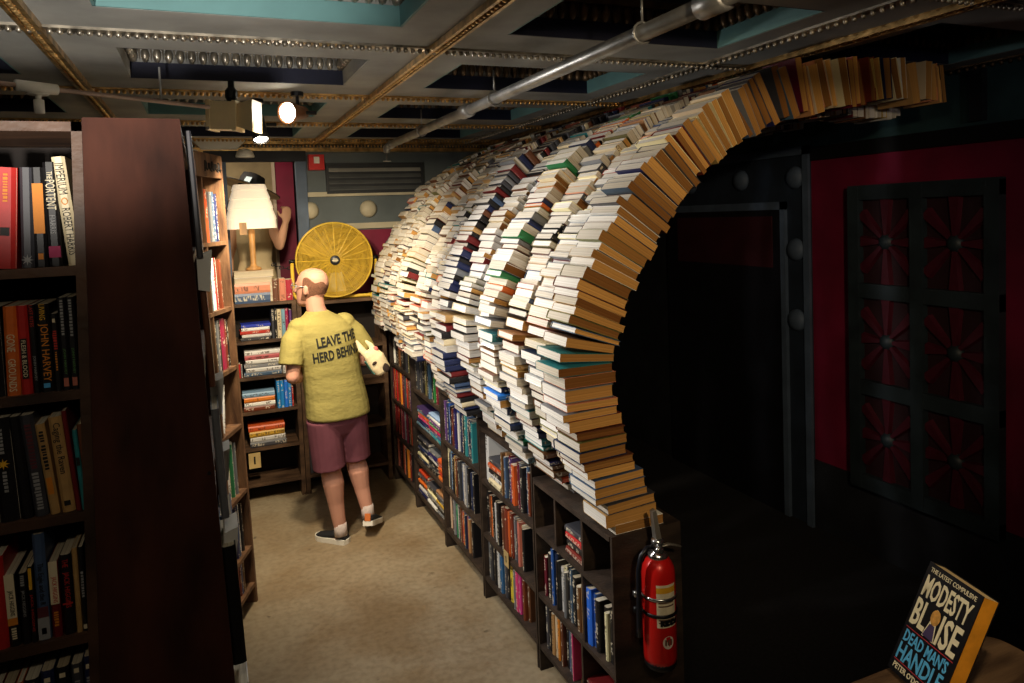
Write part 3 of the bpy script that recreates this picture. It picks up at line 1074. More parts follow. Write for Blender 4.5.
ROWN = {3: ['bottom shelf', 'middle shelf', 'top shelf'], 4: ['bottom shelf', 'third shelf', 'second shelf', 'top shelf']}
g = 'books in the low cases on the right'
ROWS = {
    (0, 2): ['gap|235', 'flat|dark grey/red/black/dark red|17|27'],
    (0, 1): ['orange|24|16', 'dark red|20|17', 'gap|8', 'black|34|20', 'tan|18|20', 'blue|20|24', 'navy|22|23', 'black|18|21', 'white|20|19', 'cream|24|20', 'grey|18|19', 'black|22|22', 'slate blue|20|22',
             'black|30|20', 'gap|10', 'brown|28|18', 'tan|22|19', 'black|16|21', 'navy|18|17', 'bright blue|38|22', 'blue|20|21', 'black|30|20', 'gap|10', 'black|26|19', 'cream|18|18', 'black|28|19'],
    (0, 0): ['black|24|19', 'dark grey|22|19', 'black|20|18', 'gap|6', 'tan|24|18', 'cream|24|18', 'orange|18|18', 'dark red|22|18', 'brown|18|19', 'black|24|19', 'slate blue|22|20', 'grey|20|19', 'dark red|18|20', 'pink|10|20', 'gap|40', 'brown|14|19|14', 'gap|44', 'flat|dark red/red/brown|17|26'],
    (1, 2): ['white|42|23', 'gap|26', 'flat|dark grey/red/black/white/cream|17|27', 'brown|16|21', 'tan|18|21', 'slate blue|18|20', 'dark red|20|21', 'black|18|19', 'purple|22|21', 'red|26|19', 'orange|14|19', 'brown|24|21', 'dark red|20|21', 'grey|22|22', 'black|30|21', 'slate blue|22|22', 'dark red|20|20'],
    (1, 1): ['black|30|22', 'brown|22|21', 'orange|20|21', 'black|22|22', 'black|24|20', 'white|14|20', 'pale blue|16|20', 'black|32|22', 'dark grey|20|19', 'tan|14|18', 'brown|26|22', 'dark red|44|23', 'orange|16|22', 'dark red|24|22', 'grey|24|21', 'dark grey|22|21', 'tan|20|21', 'salmon|18|21', 'cream|16|20', 'brown|18|20', 'black|20|20'],
    (1, 0): ['grey|30|20', 'dark grey|28|21', 'black|26|19', 'black|24|20', 'gap|10', 'white|24|21', 'pale blue|20|20', 'blue|36|20', 'grey|24|19', 'dark grey|22|20', 'black|20|19', 'yellow|34|20', 'black|22|19', 'yellow|12|19', 'grey|20|19', 'pink|26|20', 'pink|24|19', 'black|10|19', 'pink|24|20', 'dark red|20|19', 'brown|22|19'],
    (2, 2): ['purple|20|24', 'blue|30|25', 'navy|28|24', 'blue|20|24', 'black|24|23', 'brown|20|22', 'dark red|18|22', 'pale blue|16|24', 'navy|30|24', 'blue|26|24', 'white|16|22', 'navy|24|23', 'purple|18|22', 'black|24|22', 'teal|38|24', 'slate blue|22|23', 'black|26|22', 'navy|24|22', 'dark grey|24|22', 'teal|20|22'],
    (2, 1): ['cream|28|24', 'dark grey|20|22', 'pale blue|30|24', 'navy|28|23', 'black|24|21', 'tan|36|23', 'brown|24|23', 'black|28|22', 'dark grey|26|23', 'slate blue|20|22', 'grey|22|22', 'white|34|23', 'grey|30|24', 'black|26|23', 'navy|24|21', 'dark grey|26|21', 'black|24|22'],
    (2, 0): ['cream|24|22', 'orange|20|22', 'dark grey|24|21', 'orange|22|21', 'grey|24|21', 'black|22|20', 'green|18|20', 'white|22|20', 'dark grey|24|20', 'brown|18|21', 'red|24|19', 'orange|20|19', 'slate blue|22|20', 'navy|20|19', 'salmon|18|19', 'blue|22|20', 'tan|20|19', 'dark red|20|19', 'brown|20|19', 'black|22|20'],
    (3, 3): ['black|40|26', 'dark grey|46|25', 'black|40|26', 'gap|30', 'dark grey|24|25', 'black|40|25', 'grey|24|25', 'olive|30|24', 'dark grey|34|24', 'black|36|24', 'slate blue|24|22', 'black|30|24', 'white|24|19', 'pale blue|26|18', 'green|20|16', 'cream|30|17', 'dark red|22|18', 'brown|20|18', 'black|22|19', 'navy|20|20'],
    (3, 2): ['gap|40', 'flat|purple/pale blue/red/pink/navy/pale blue|27|21', 'gap|10', 'flat|pale blue/white/purple/green/red/slate blue/teal|27|21'],
    (3, 1): ['gap|30', 'flat|dark grey/black/grey/navy/black/cream/navy|24|22', 'flat|grey/navy/white/black/dark grey/black|20|22', 'flat|orange/salmon/orange/red/orange|13|26'],
    (3, 0): ['gap|12', 'flat|orange/dark grey/red/orange/black/white/navy|20|22', 'flat|dark grey/olive/cream/grey/black/white|20|22', 'flat|tan/grey/dark grey/yellow/grey/black/grey|19|21'],
    (4, 3): ['grey|26|24', 'white|16|18', 'dark grey|60|28', 'black|60|27', 'brown|36|26', 'black|44|28', 'dark grey|34|27', 'gap|20', 'black|40|28', 'black|50|27', 'dark grey|44|28', 'olive|32|27', 'grey|30|27', 'black|34|26'],
    (4, 2): ['dark red|22|23', 'red|26|25', 'dark red|24|24', 'black|20|24', 'red|22|25', 'orange|22|25', 'dark red|28|24', 'red|26|24', 'purple|24|24', 'orange|20|24', 'brown|26|23', 'dark red|26|24', 'red|22|24', 'dark grey|26|23', 'red|22|22', 'dark red|24|22', 'salmon|18|22', 'brown|24|22', 'purple|24|23'],
    (4, 1): ['dark red|28|23', 'red|26|24', 'dark red|30|24', 'red|28|23', 'black|24|22', 'red|30|24', 'brown|24|23', 'salmon|24|23', 'dark red|26|22', 'grey|24|23', 'dark grey|26|22', 'purple|26|22', 'dark red|24|22', 'black|26|22', 'brown|26|23', 'red|20|22', 'dark red|24|22'],
    (4, 0): ['orange|28|24', 'salmon|26|23', 'orange|26|24', 'dark red|24|22', 'black|26|22', 'orange|30|23', 'red|24|22', 'dark red|26|21', 'orange|24|21', 'salmon|24|22', 'black|24|20', 'brown|24|21', 'orange|26|21', 'dark grey|24|20', 'red|22|21', 'dark red|24|20', 'black|24|20'],
}
for (i, r), items in ROWS.items():
    M, W = CASEM[i]
    zs = list(SH[i]) + [SEC[i][2]]
    fill(M, 0.016, W - 0.016, zs[r], items, zs[r + 1] - zs[r] - 0.02, ROWN[len(SH[i])][r] + ', ' + SEC[i][3], g, 0.012, 0.19, seed=i * 10 + r)
# small shelf tag between the books of the second case
tagm = mat('tag_card', rgb(196, 168, 112), 0.6)
t = thing('shelf_tag', 'small tan card numbered 0 on the middle shelf of the second low case', 'tag', (XF - 0.006, 3.13, 0.35))
bx('card', tagm, -0.002, 0, -0.028, 0.028, -0.03, 0.045, t)
text_fit('0', 0.022, 0.032, BLACKM, t, frame((-0.0025, 0, 0.006), (0, -1, 0), (0, 0, 1), (-1, 0, 0)))

# ------------------------------------------------------------------ back bookcases
MBL = frame((0.13, 5.42, 0), (1, 0, 0), (0, 1, 0), (0, 0, 1))
MBR = frame((0.585, 5.42, 0), (1, 0, 0), (0, 1, 0), (0, 0, 1))
SBL = [0.14, 0.40, 0.665, 0.915, 1.175]
bookcase('brown back bookcase left of the man, with flat and upright books on its shelves', MBL, 0.45, 1.445, 0.28, SBL, WOOD_B, 0.022, 0.03)
SBR = [0.14, 0.45, 0.78, 1.07]
bookcase('nearly empty brown back bookcase right of the man, yellow fan on top', MBR, 0.645, 1.42, 0.28, SBR, WOOD_B, 0.022, 0.03)
w = 'shelf, left back bookcase'
gb = 'books in the left back bookcase'
fill(MBL, 0.06, 0.42, 1.175, ['flat|blue/white/red/white/dark grey|21|23', 'dark grey|22|21', 'black|16|22', 'cream|30|21', 'pale blue|26|21.5', 'red|24|21.5', 'purple|18|20'], 0.25, 'top ' + w, gb, 0.01, 0.2, 50)
fill(MBL, 0.035, 0.42, 0.915, ['orange|14|10', 'grey|12|9', 'gap|8', 'flat|white/salmon/white/grey/white/slate blue|26|30', 'gap|2', 'white|20|19', 'salmon|18|18'], 0.24, 'second ' + w, gb, 0.01, 0.2, 51)
fill(MBL, 0.05, 0.42, 0.665, ['flat|pale blue/orange/white/dark red|23|33', 'bright blue|25|20', 'bright blue|25|20', 'bright blue|25|20', 'bright blue|25|20', 'red|12|14'], 0.23, 'third ' + w, gb, 0.01, 0.2, 52)
fill(MBL, 0.075, 0.42, 0.40, ['flat|orange/yellow/white/dark grey|26|38'], 0.24, 'fourth ' + w, gb, 0.01, 0.2, 53)
fill(MBL, 0.03, 0.45, 1.445, ['flat|salmon/slate blue|26|70', 'brown|46|16', 'salmon|44|16', 'red|50|15.5'], 0.3, 'top of left back bookcase', gb, 0.01, 0.12, 54)
fill(MBR, 0.034, 0.2, 0.14, ['dark grey|26|26', 'black|24|27', 'white|14|25', 'dark red|24|25', 'black|26|26'], 0.29, 'bottom shelf, right back bookcase', gb, 0.012, 0.2, 55)
fill(MBR, 0.034, 0.2, 0.45, ['dark red|24|22', 'black|26|23', 'brown|24|22'], 0.29, 'third shelf, right back bookcase', gb, 0.03, 0.2, 56)
t = thing('shelf_tag', 'small tan card hanging below the fourth shelf of the left back bookcase', 'tag', (0.235, 5.415, 0.31))
bx('card', tagm, -0.04, 0.04, -0.004, 0, -0.05, 0.06, t)
pbox('printed_mark', INKB, t, -0.006, 0.006, -0.005, -0.004, -0.02, 0.035)

# ------------------------------------------------------------------ left: case facing the camera
ML1 = frame((-0.86, 1.60, 0), (1, 0, 0), (0, 1, 0), (0, 0, 1))
t = thing('bookcase', 'dark bookcase facing the camera at the left edge, crime paperbacks on its shelves', 'bookcase', (0, 1.60, 0))
xr = lambda z: -0.205 - (2.215 - z) * 0.033
pbox('side_panel', WOOD, t, -0.88, -0.86, 0, 0.3, 0, 2.21)
m = MB()
m.hexa([(xr(0) - 0.018, 0, 0), (xr(0), 0, 0), (xr(0), 0.3, 0), (xr(0) - 0.018, 0.3, 0)], [(xr(2.21) - 0.018, 0, 2.21), (xr(2.21), 0, 2.21), (xr(2.21), 0.3, 2.21), (xr(2.21) - 0.018, 0.3, 2.21)])
m.build('side_panel', WOOD, t)
L1Z = [0.08, 0.46, 0.725, 0.97, 1.212, 1.455, 1.695, 1.935]
for z in L1Z:
    pbox('shelf', WOOD, t, -0.86, xr(z) - 0.018, 0.0, 0.288, z - 0.018, z)
pbox('top_board', WOOD, t, -0.88, xr(2.2), 0, 0.3, 2.192, 2.21)
pbox('back_panel', BACKP, t, -0.86, xr(2.2) - 0.03, 0.288, 0.3, 0.05, 2.19)

CX = (0.0016, 0.0019)
gl = 'crime paperbacks in the left case'


def plain_cover(color):
    return mat('plain_cover_' + color.replace(' ', '_'), rgb(*PAL[color]), 0.42, var=0.1, scale=30)


def lbook(z, xo, xa, xb, ytop, ybase, color, label, texts=(), lean=0.0, hs=None, depth=0.13, back=0.0):
    """one paperback of the left case. texts: (string, start 0-1 from the top, end, width share, ink), read downwards"""
    t = max(0.008, (xb - xa) * 0.0016)
    h = hs or (ybase - ytop) * 0.0019
    X = xo + (xa + xb) / 2 * 0.0016
    ln = radians(lean)
    R = Matrix.Translation((X, 1.612 + back, z + abs(sin(ln)) * t / 2)) @ Matrix.Rotation(ln, 4, 'Y')
    c, p = book_meshes(t, h, depth, color)
    o = link('paperback', c)
    o.matrix_world = R
    if o.data.users > 0:
        o.material_slots[0].link = 'OBJECT'
        o.material_slots[0].material = plain_cover(color)
    tag(o, label, 'book', gl)
    link('page_block', p, o)
    for s_, a, b, ws, ink in texts:
        if s_ == '#':
            mm = MB()
            mm.box(-t * ws / 2, t * ws / 2, -0.0006, 0.0, h * (1 - b), h * (1 - a))
            mm.build('printed_patch', ink, o)
            continue
        if s_ == '~':
            mm = MB()
            q = a
            rr = random.Random(len(label))
            while q < b:
                w2 = rr.uniform(0.012, 0.03)
                mm.box(-t * ws / 2 * rr.uniform(0.6, 1), t * ws / 2, -0.0006, 0.0, h * (1 - q - w2), h * (1 - q))
                q += w2 + 0.012
            mm.build('print_marks', ink, o)
            continue
        if s_ == '*':
            mm = MB()
            for q in range(8):
                an = q * pi / 4
                mm.add([(0.004 * cos(an - 0.4), -0.0006, 0.004 * sin(an - 0.4)), (0.011 * cos(an), -0.0006, 0.011 * sin(an)), (0.004 * cos(an + 0.4), -0.0006, 0.004 * sin(an + 0.4)), (0, -0.0006, 0)], [(0, 3, 2, 1)],
                       Matrix.Translation((0, 0, h * (1 - a))))
            mm.build('printed_star', ink, o)
            continue
        text_fit(s_, (b - a) * h, t * ws, ink, o, frame((0, -0.0009, h * (1 - (a + b) / 2)), (0, 0, -1), (1, 0, 0), (0, -1, 0)))
    return o


z, xo = 1.935, -0.353
lbook(z, xo, -36, -14, 165, 265, 'dark red', 'dark red spine partly cut by the frame edge on the upper left shelf')
lbook(z, xo, -9, 14, 160, 262, 'red', 'bright red leaning book at the left end of the upper left shelf', [('~', 0.08, 0.36, 0.22, INKO), ('#', 0.6, 0.68, 0.4, INKB)], 4)
lbook(z, xo, 19, 32, 165, 265, 'dark grey', 'dark charcoal book between the red book and the orange-bellied one, upper left shelf', [('*', 0.92, 0.95, 0.4, INKG)], 2.5)
lbook(z, xo, 33, 46, 165, 265, 'black', 'black book with an amber patch on its spine, upper left shelf', [('#', 0.16, 0.66, 0.85, INKO), ('#', 0.86, 0.92, 0.4, INKO)], 1)
lbook(z, xo, 47.5, 61, 161, 265, 'black', 'black book titled The Portent on the upper left shelf', [('THE', 0.08, 0.15, 0.4, INKW), ('PORTENT', 0.16, 0.45, 0.72, INKW), ('HARRIS', 0.5, 0.68, 0.42, INKG), ('#', 0.8, 0.91, 0.9, mat('ink_magenta', rgb(170, 40, 90)))], 0)
lbook(z, xo, 67, 81, 157, 265, 'cream', 'cream book titled Imperium, right end of the upper left shelf', [('IMPERIUM', 0.04, 0.33, 0.62, INKB), ('O', 0.36, 0.43, 0.5, INKO), ('ROBERT HARRIS', 0.46, 0.9, 0.6, INKB)], -4.5)
z, xo = 1.695, -0.369
lbook(z, xo, -16, 4, 300, 388, 'black', 'black spine at the left end of the second left shelf')
lbook(z, xo, 5, 19, 300, 388, 'orange', 'orange book titled Gone Ground on the second left shelf', [('GONE', 0.30, 0.50, 0.6, INKW), ('GROUNDS', 0.58, 0.95, 0.55, INKW)], 1)
lbook(z, xo, 20, 31, 300, 388, 'red', 'orange-red book titled Flesh and Blood on the second left shelf', [('#', 0.36, 0.82, 0.62, INKB), ('FLESH & BLOOD', 0.38, 0.8, 0.4, INKW)], 0)
lbook(z, xo, 32, 38.5, 297, 388, 'black', 'thin black book with red title beside the orange-red one, second left shelf', [('LAST RITES', 0.02, 0.26, 0.6, INKR), ('JOHN HARVEY', 0.58, 0.86, 0.55, INKG)], 0)
lbook(z, xo, 39.5, 53, 296, 388, 'black', 'thick black book lettered John Harvey in orange, second left shelf', [('LIVING', 0.03, 0.2, 0.42, INKY), ('JOHN HARVEY', 0.24, 0.88, 0.78, INKO), ('#', 0.9, 0.95, 0.5, INKBL)], 0)
lbook(z, xo, 54, 61, 311, 388, 'black', 'short black book with a white dot and red title, second left shelf', [('#', 0.04, 0.09, 0.4, INKW), ('~', 0.2, 0.45, 0.6, INKR), ('~', 0.48, 0.72, 0.3, INKO)], 0)
lbook(z, xo, 62, 70.5, 293, 388, 'black', 'tall black book with green author name, left of its twin, second left shelf', [('~', 0.03, 0.4, 0.4, INKG), ('JOHN HARVEY', 0.55, 0.83, 0.4, mat('ink_green', rgb(90, 140, 80))), ('#', 0.87, 0.96, 0.6, mat('ink_salmon', rgb(190, 110, 90)))], 0)
lbook(z, xo, 71, 79.5, 293, 388, 'black', 'tall black book with green author name, right of its twin, second left shelf', [('~', 0.03, 0.4, 0.4, INKG), ('JOHN HARVEY', 0.55, 0.83, 0.4, MATS['ink_green']), ('#', 0.87, 0.96, 0.6, MATS['ink_salmon'])], 0)
lbook(z, xo, 81, 88, 312, 388, 'black', 'black book lettered Joan Hess at the right end of the second left shelf', [('JOAN HESS', 0.2, 0.62, 0.6, INKW), ('#', 0.64, 0.7, 0.6, INKW)], 0)
z, xo = 1.455, -0.384
lbook(z, xo, -3, 19, 403, 510, 'black', 'wide black book with a yellow star on its spine, third left shelf', [('~', 0.12, 0.36, 0.22, INKG), ('*', 0.45, 0.5, 0.5, INKY), ('~', 0.52, 0.72, 0.22, INKG)], -2)
lbook(z, xo, 20, 31, 405, 510, 'black', 'plain black book beside the star book, third left shelf', [], -3)
lbook(z, xo, 33, 47, 406, 510, 'dark grey', 'dark purple-grey leaning book on the third left shelf', [('~', 0.08, 0.5, 0.5, mat('ink_dim_red', rgb(96, 44, 50))), ('~', 0.56, 0.92, 0.5, INKG)], -4)
lbook(z, xo, 49, 59, 413, 510, 'tan', 'narrow tan book left of Caging the Raven, third left shelf', [('~', 0.1, 0.2, 0.5, INKB), ('~', 0.25, 0.5, 0.5, INKB), ('#', 0.6, 0.78, 0.6, INKO)], -5)
lbook(z, xo, 61.5, 75, 408, 510, 'tan', 'tan book titled Caging the Raven on the third left shelf', [('Caging the Raven', 0.08, 0.6, 0.7, INKB), ('#', 0.88, 0.93, 0.5, INKB)], -4)
lbook(z, xo, 76, 81, 405, 510, 'dark red', 'thin dark red book right of Caging the Raven, third left shelf', [], -4)
lbook(z, xo, 82.5, 87, 425, 510, 'teal', 'thin dark teal book on the third left shelf', [('#', 0.35, 0.45, 0.8, INKB)], -3)
lbook(z, xo, 88, 94, 422, 510, 'brown', 'thin red-brown book at the right end of the third left shelf', [('~', 0.4, 0.6, 0.5, INKW)], -3)
z, xo = 1.212, -0.400
lbook(z, xo, -9, 7, 535, 632, 'red', 'red book at the left end of the fourth left shelf', [], 0, back=0.0)
lbook(z, xo, 8, 19, 557, 632, 'black', 'black book with a white Jack Higgins label, fourth left shelf', [('#', 0.0, 0.6, 0.9, INKW), ('JACK HIGGINS', 0.22, 0.57, 0.55, INKB), ('#', 0.6, 0.7, 0.9, INKO), ('~', 0.74, 0.9, 0.5, INKW)], -1)
lbook(z, xo, 21, 29, 556, 632, 'black', 'black book with faint grey lettering beside the white-labelled one, fourth left shelf', [('~', 0.06, 0.2, 0.5, INKG), ('JACK HIGGINS', 0.26, 0.62, 0.5, INKG)], 0)
lbook(z, xo, 30.5, 36, 553, 632, 'black', 'thin black book with red lettering and pale top, fourth left shelf', [('#', 0.02, 0.3, 0.6, INKY), ('JACK HIGGINS', 0.36, 0.85, 0.6, INKR)], 0)
lbook(z, xo, 37.5, 50, 523, 632, 'slate blue', 'tall grey-blue book standing above its neighbours, fourth left shelf', [('The Eagle and the R', 0.26, 0.66, 0.6, INKB), ('#', 0.68, 0.78, 0.9, mat('ink_dim_red', rgb(96, 44, 50))), ('#', 0.78, 0.99, 0.96, INKG), ('#', 0.88, 0.94, 0.4, INKB)], 0)
lbook(z, xo, 52, 62, 552, 632, 'dark red', 'dark red book with a cream Jack Higgins label, fourth left shelf', [('#', 0.0, 0.56, 0.9, INKW), ('JACK HIGGINS', 0.2, 0.54, 0.6, INKR), ('~', 0.66, 0.86, 0.5, INKO)], 0)
lbook(z, xo, 64, 76, 547, 632, 'black', 'black book with red Jack Higgins lettering, fourth left shelf', [('THE', 0.06, 0.16, 0.5, INKR), ('JACK HIGGINS', 0.22, 0.66, 0.6, INKR), ('#', 0.6, 0.62, 0.9, INKR)], 0)
lbook(z, xo, 77.5, 83, 543, 632, 'tan', 'thin cream-tan book on the fourth left shelf', [], 0)
lbook(z, xo, 84.5, 89, 541, 632, 'black', 'thin black book with grey lettering, fourth left shelf', [('~', 0.3, 0.6, 0.6, INKG), ('#', 0.92, 0.97, 0.7, INKW)], 0)
lbook(z, xo, 90, 95, 530, 632, 'black', 'plain dark book at the right end of the fourth left shelf', [], 1)
z, xo = 0.97, -0.415
for k, (xa, xb, c, l) in enumerate([(-8, 5, 'dark red', 'dark red book at the left end of the lowest visible left shelf'), (6, 19, 'brown', 'brown-topped book second on the lowest visible left shelf'),
                                    (20, 27, 'orange', 'orange spine on the lowest visible left shelf'), (28, 43, 'black', 'black book right of the orange spine on the lowest visible left shelf'),
                                    (45, 59, 'navy', 'navy book in the middle of the lowest visible left shelf'), (61, 75, 'black', 'black book second from right on the lowest visible left shelf'),
                                    (77, 89, 'dark grey', 'dark grey book near the right end of the lowest visible left shelf'), (91, 99, 'navy', 'dark blue book at the right end of the lowest visible left shelf')]):
    lbook(z, xo, xa, xb, 0, 0, c, l, [('#', 0.06, 0.11, 0.45, INKW), ('~', 0.2, 0.5, 0.5, INKG)] if k > 2 else [], 0, hs=0.165 + 0.003 * k)

# ------------------------------------------------------------------ left: tapered double-sided case, end on
t = thing('bookcase', 'tapered dark red-brown plywood bookcase seen end-on at the left', 'bookcase', (0, 1.585, 0))
le = lambda z: -0.203 - (2.215 - z) * 0.033 + 0.002
ri = lambda z: -0.033 + (2.215 - z) * 0.0317


def tap(m, y0, y1, z0, z1, inset=0.0, left=None):
    L0 = le(z0) + inset if left is None else left
    L1 = le(z1) + inset if left is None else left
    m.hexa([(L0, y0, z0), (ri(z0) - inset, y0, z0), (ri(z0) - inset, y1, z0), (L0, y1, z0)], [(L1, y0, z1), (ri(z1) - inset, y0, z1), (ri(z1) - inset, y1, z1), (L1, y1, z1)])


m = MB()
tap(m, -0.012, 0.012, 0, 2.215)
m.build('end_panel', WOOD_END, t)
m = MB()
tap(m, 1.02, 1.045, 0, 2.215)
m.build('end_panel', WOOD_END, t)
m = MB()
for z, x in ((1.05, -0.075), (1.05, -0.2), (1.5, -0.02), (0.6, -0.1)):
    m.lathe([(0.004, -0.0015), (0.004, 0.0)], 8, Matrix.Translation((x, -0.012, z)) @ Matrix.Rotation(pi / 2, 4, 'X') @ Matrix.Translation((0, 0, 0.0015)))
m.build('screw_heads', BLACKM, t)
L2Z = [0.12, 0.42, 0.74, 1.06, 1.37, 1.66, 1.935]
for z in L2Z:
    m = MB()
    tap(m, 0.012, 1.02, z - 0.018, z, 0.004, left=-0.16)
    m.build('shelf', WOOD, t)
pbox('back_panel', BACKP, t, -0.172, -0.16, 0.012, 1.02, 0.05, 2.2)
m = MB()
tap(m, 0.012, 1.02, 2.19, 2.213, 0.001)
m.build('top_board', WOOD, t)
gf = 'face-out books on the tapered case'
FO = [(1.937, 0.03, 0.19, 0.255, 'dark grey', 0.012, 'dark book displayed face-out at the top of the tapered case'), (1.937, 0.24, 0.16, 0.24, 'orange', 0.012, 'orange book displayed face-out at the top of the tapered case'),
      (1.937, 0.44, 0.17, 0.24, 'pale blue', 0.012, 'pale blue book displayed face-out at the top of the tapered case'),
      (1.662, 0.05, 0.17, 0.245, 'brown', 0.012, 'brown book displayed face-out on the second ledge of the tapered case'), (1.662, 0.3, 0.16, 0.24, 'orange', 0.01, 'orange book displayed face-out on the second ledge of the tapered case'),
      (1.372, 0.06, 0.17, 0.24, 'grey', 0.016, 'grey book displayed face-out on the third ledge of the tapered case'), (1.062, 0.03, 0.17, 0.26, 'black', 0.03, 'black book displayed face-out on the fourth ledge of the tapered case'),
      (1.062, 0.26, 0.16, 0.24, 'slate blue', 0.03, 'slate blue book displayed face-out on the fourth ledge of the tapered case'),
      (0.742, 0.05, 0.17, 0.26, 'white', 0.03, 'white book displayed face-out on the fifth ledge of the tapered case')]
for z, y, d, h, c, th, l in FO:
    o = frame((ri(z) + 0.022 - 0.012 + 0.002, 1.585 + y, z), Vector((1, 0, 0.034)).normalized(), (0, 1, 0), Vector((-0.034, 0, 1)).normalized())
    bk = book('hardback', o, max(th, 0.012), h, d, c, l, gf, True)
    bk.material_slots[0].link = 'OBJECT'
    bk.material_slots[0].material = plain_cover(c)
for k, (z, y) in enumerate([(1.90, 0.04), (1.60, 0.2), (1.30, 0.06), (1.36, 0.45)]):
    t2 = thing('shelf_card', ['white card holder below the top ledge of the tapered case', 'white card holder below the second ledge of the tapered case', 'white card holder below the third ledge of the tapered case', 'white card holder farther back on the third ledge of the tapered case'][k], 'card', (ri(z) + 0.004, 1.585 + y, z))
    m = MB()
    m.hexa([(0, 0, -0.03), (0.022, 0.0, -0.035), (0.022, 0.09, -0.035), (0, 0.09, -0.03)], [(0.0, 0, 0.04), (0.030, 0.0, 0.05), (0.030, 0.09, 0.05), (0.0, 0.09, 0.04)])
    m.build('card', mat('white_card', rgb(232, 230, 222), 0.6, var=0.04), t2)

# ------------------------------------------------------------------ left: leaning case farther down the aisle
al = radians(1.3)
W3 = 0.62
ax = Vector((0.362, 0.932, 0)).normalized()
ML3 = frame((0.149 - ax.x * W3, 4.003 - ax.y * W3, 0), ax, (-ax.y, ax.x, 0), (0, 0, 1)) @ Matrix.Rotation(-al, 4, 'X')
L3Z = [0.11, 0.31, 0.62, 0.965, 1.275, 1.585, 1.925]
t = bookcase('leaning brown bookcase down the left aisle with a lettered header board', ML3, W3, 2.36, 0.24, L3Z, WOOD_L, 0.02, 0.02, [(W3 - 0.27, 0.11, 2.24)])
pbox('header_board', WOOD_L, t, 0.02, W3 - 0.02, -0.006, 0.012, 2.245, 2.35)
m = MB()
for k in range(5):
    x0 = W3 - 0.25 + k * 0.042
    m.tube([(x0, -0.008, 2.27 + 0.012 * (k % 2)), (x0 + 0.008, -0.008, 2.32 - 0.01 * (k % 2)), (x0 + 0.022, -0.008, 2.312), (x0 + 0.014, -0.008, 2.288), (x0 + 0.030, -0.008, 2.278), (x0 + 0.044, -0.008, 2.29)], [0.003, 0.006, 0.004, 0.006, 0.004, 0.003], 6)
m.build('painted_script', INKB, t)
w3 = 'shelf, leaning aisle bookcase'
g3 = 'books in the leaning left aisle bookcase'
NM = ['lowest', 'sixth', 'fifth', 'fourth', 'third', 'second', 'top']
R3 = {6: ['white|20|26', 'salmon|14|25', 'red|34|26', 'dark grey|22|24', 'grey|26|25', 'slate blue|36|25', 'navy|24|24', 'dark grey|24|24', 'brown|22|23', 'tan|14|22'],
      5: ['navy|24|26', 'blue|26|25', 'pale blue|18|24', 'white|40|26', 'red|20|26', 'white|14|25', 'dark red|20|25'],
      4: ['tan|14|25', 'dark grey|24|26', 'black|22|25', 'grey|24|26', 'black|24|26', 'red|60|26', 'dark red|24|25', 'black|22|24'],
      3: ['pale blue|20|25|9', 'blue|16|24|9', 'gap|12', 'white|22|24|10'],
      2: ['white|24|28', 'green|10|28', 'white|26|29', 'white|24|28', 'cream|20|28', 'green|14|27', 'white|24|28', 'grey|18|27'],
      1: ['black|24|24', 'white|30|26', 'dark grey|24|25', 'navy|24|26', 'slate blue|22|26', 'dark grey|24|26', 'white|16|25', 'black|20|25'],
      0: ['dark grey|24|16', 'teal|22|17', 'orange|18|17', 'black|24|17', 'dark red|20|17', 'slate blue|22|17', 'brown|20|16']}
for r, items in R3.items():
    zt = (L3Z + [2.26])[r + 1] - 0.02
    fill(ML3, W3 - 0.255, W3 - 0.022, L3Z[r], items, zt - L3Z[r], NM[r] + ' ' + w3, g3, 0.012, 0.19, 70 + r)

# ================================================================== the tunnel of books
PTS = [(1.505, 0.80), (1.475, 0.86), (1.40, 1.0), (1.335, 1.16), (1.295, 1.32), (1.281, 1.45), (1.30, 1.56), (1.405, 1.775), (1.505, 1.925), (1.635, 2.08), (1.785, 2.205), (1.96, 2.295), (2.16, 2.355), (2.55, 2.415), (3.0, 2.43)]


def catmull(P, n=24):
    out = []
    for i in range(len(P) - 1):
        p0, p1, p2, p3 = P[max(i - 1, 0)], P[i], P[i + 1], P[min(i + 2, len(P) - 1)]
        for k in range(n):
            t_ = k / n
            out.append(tuple(0.5 * (2 * p1[a] + (p2[a] - p0[a]) * t_ + (2 * p0[a] - 5 * p1[a] + 4 * p2[a] - p3[a]) * t_ ** 2 + (3 * p1[a] - p0[a] - 3 * p2[a] + p3[a]) * t_ ** 3) for a in (0, 1)))
    out.append(P[-1])
    return out


CURVE = catmull(PTS)
CUM = [0.0]
for i in range(1, len(CURVE)):
    CUM.append(CUM[-1] + math.dist(CURVE[i], CURVE[i - 1]))
import bisect


def at_len(s_):
    i = min(max(bisect.bisect(CUM, s_) - 1, 0), len(CURVE) - 2)
    f = (s_ - CUM[i]) / max(1e-9, CUM[i + 1] - CUM[i])
    p = [CURVE[i][a] + (CURVE[i + 1][a] - CURVE[i][a]) * f for a in (0, 1)]
    a0 = max(0, i - 6)
    a1 = min(len(CURVE) - 1, i + 7)
    return p[0], p[1], math.atan2(CURVE[a1][0] - CURVE[a0][0], CURVE[a1][1] - CURVE[a0][1])


def s_at_z(z):
    for i in range(1, len(CURVE)):
        if CURVE[i][1] >= z:
            return CUM[i]
    return 0


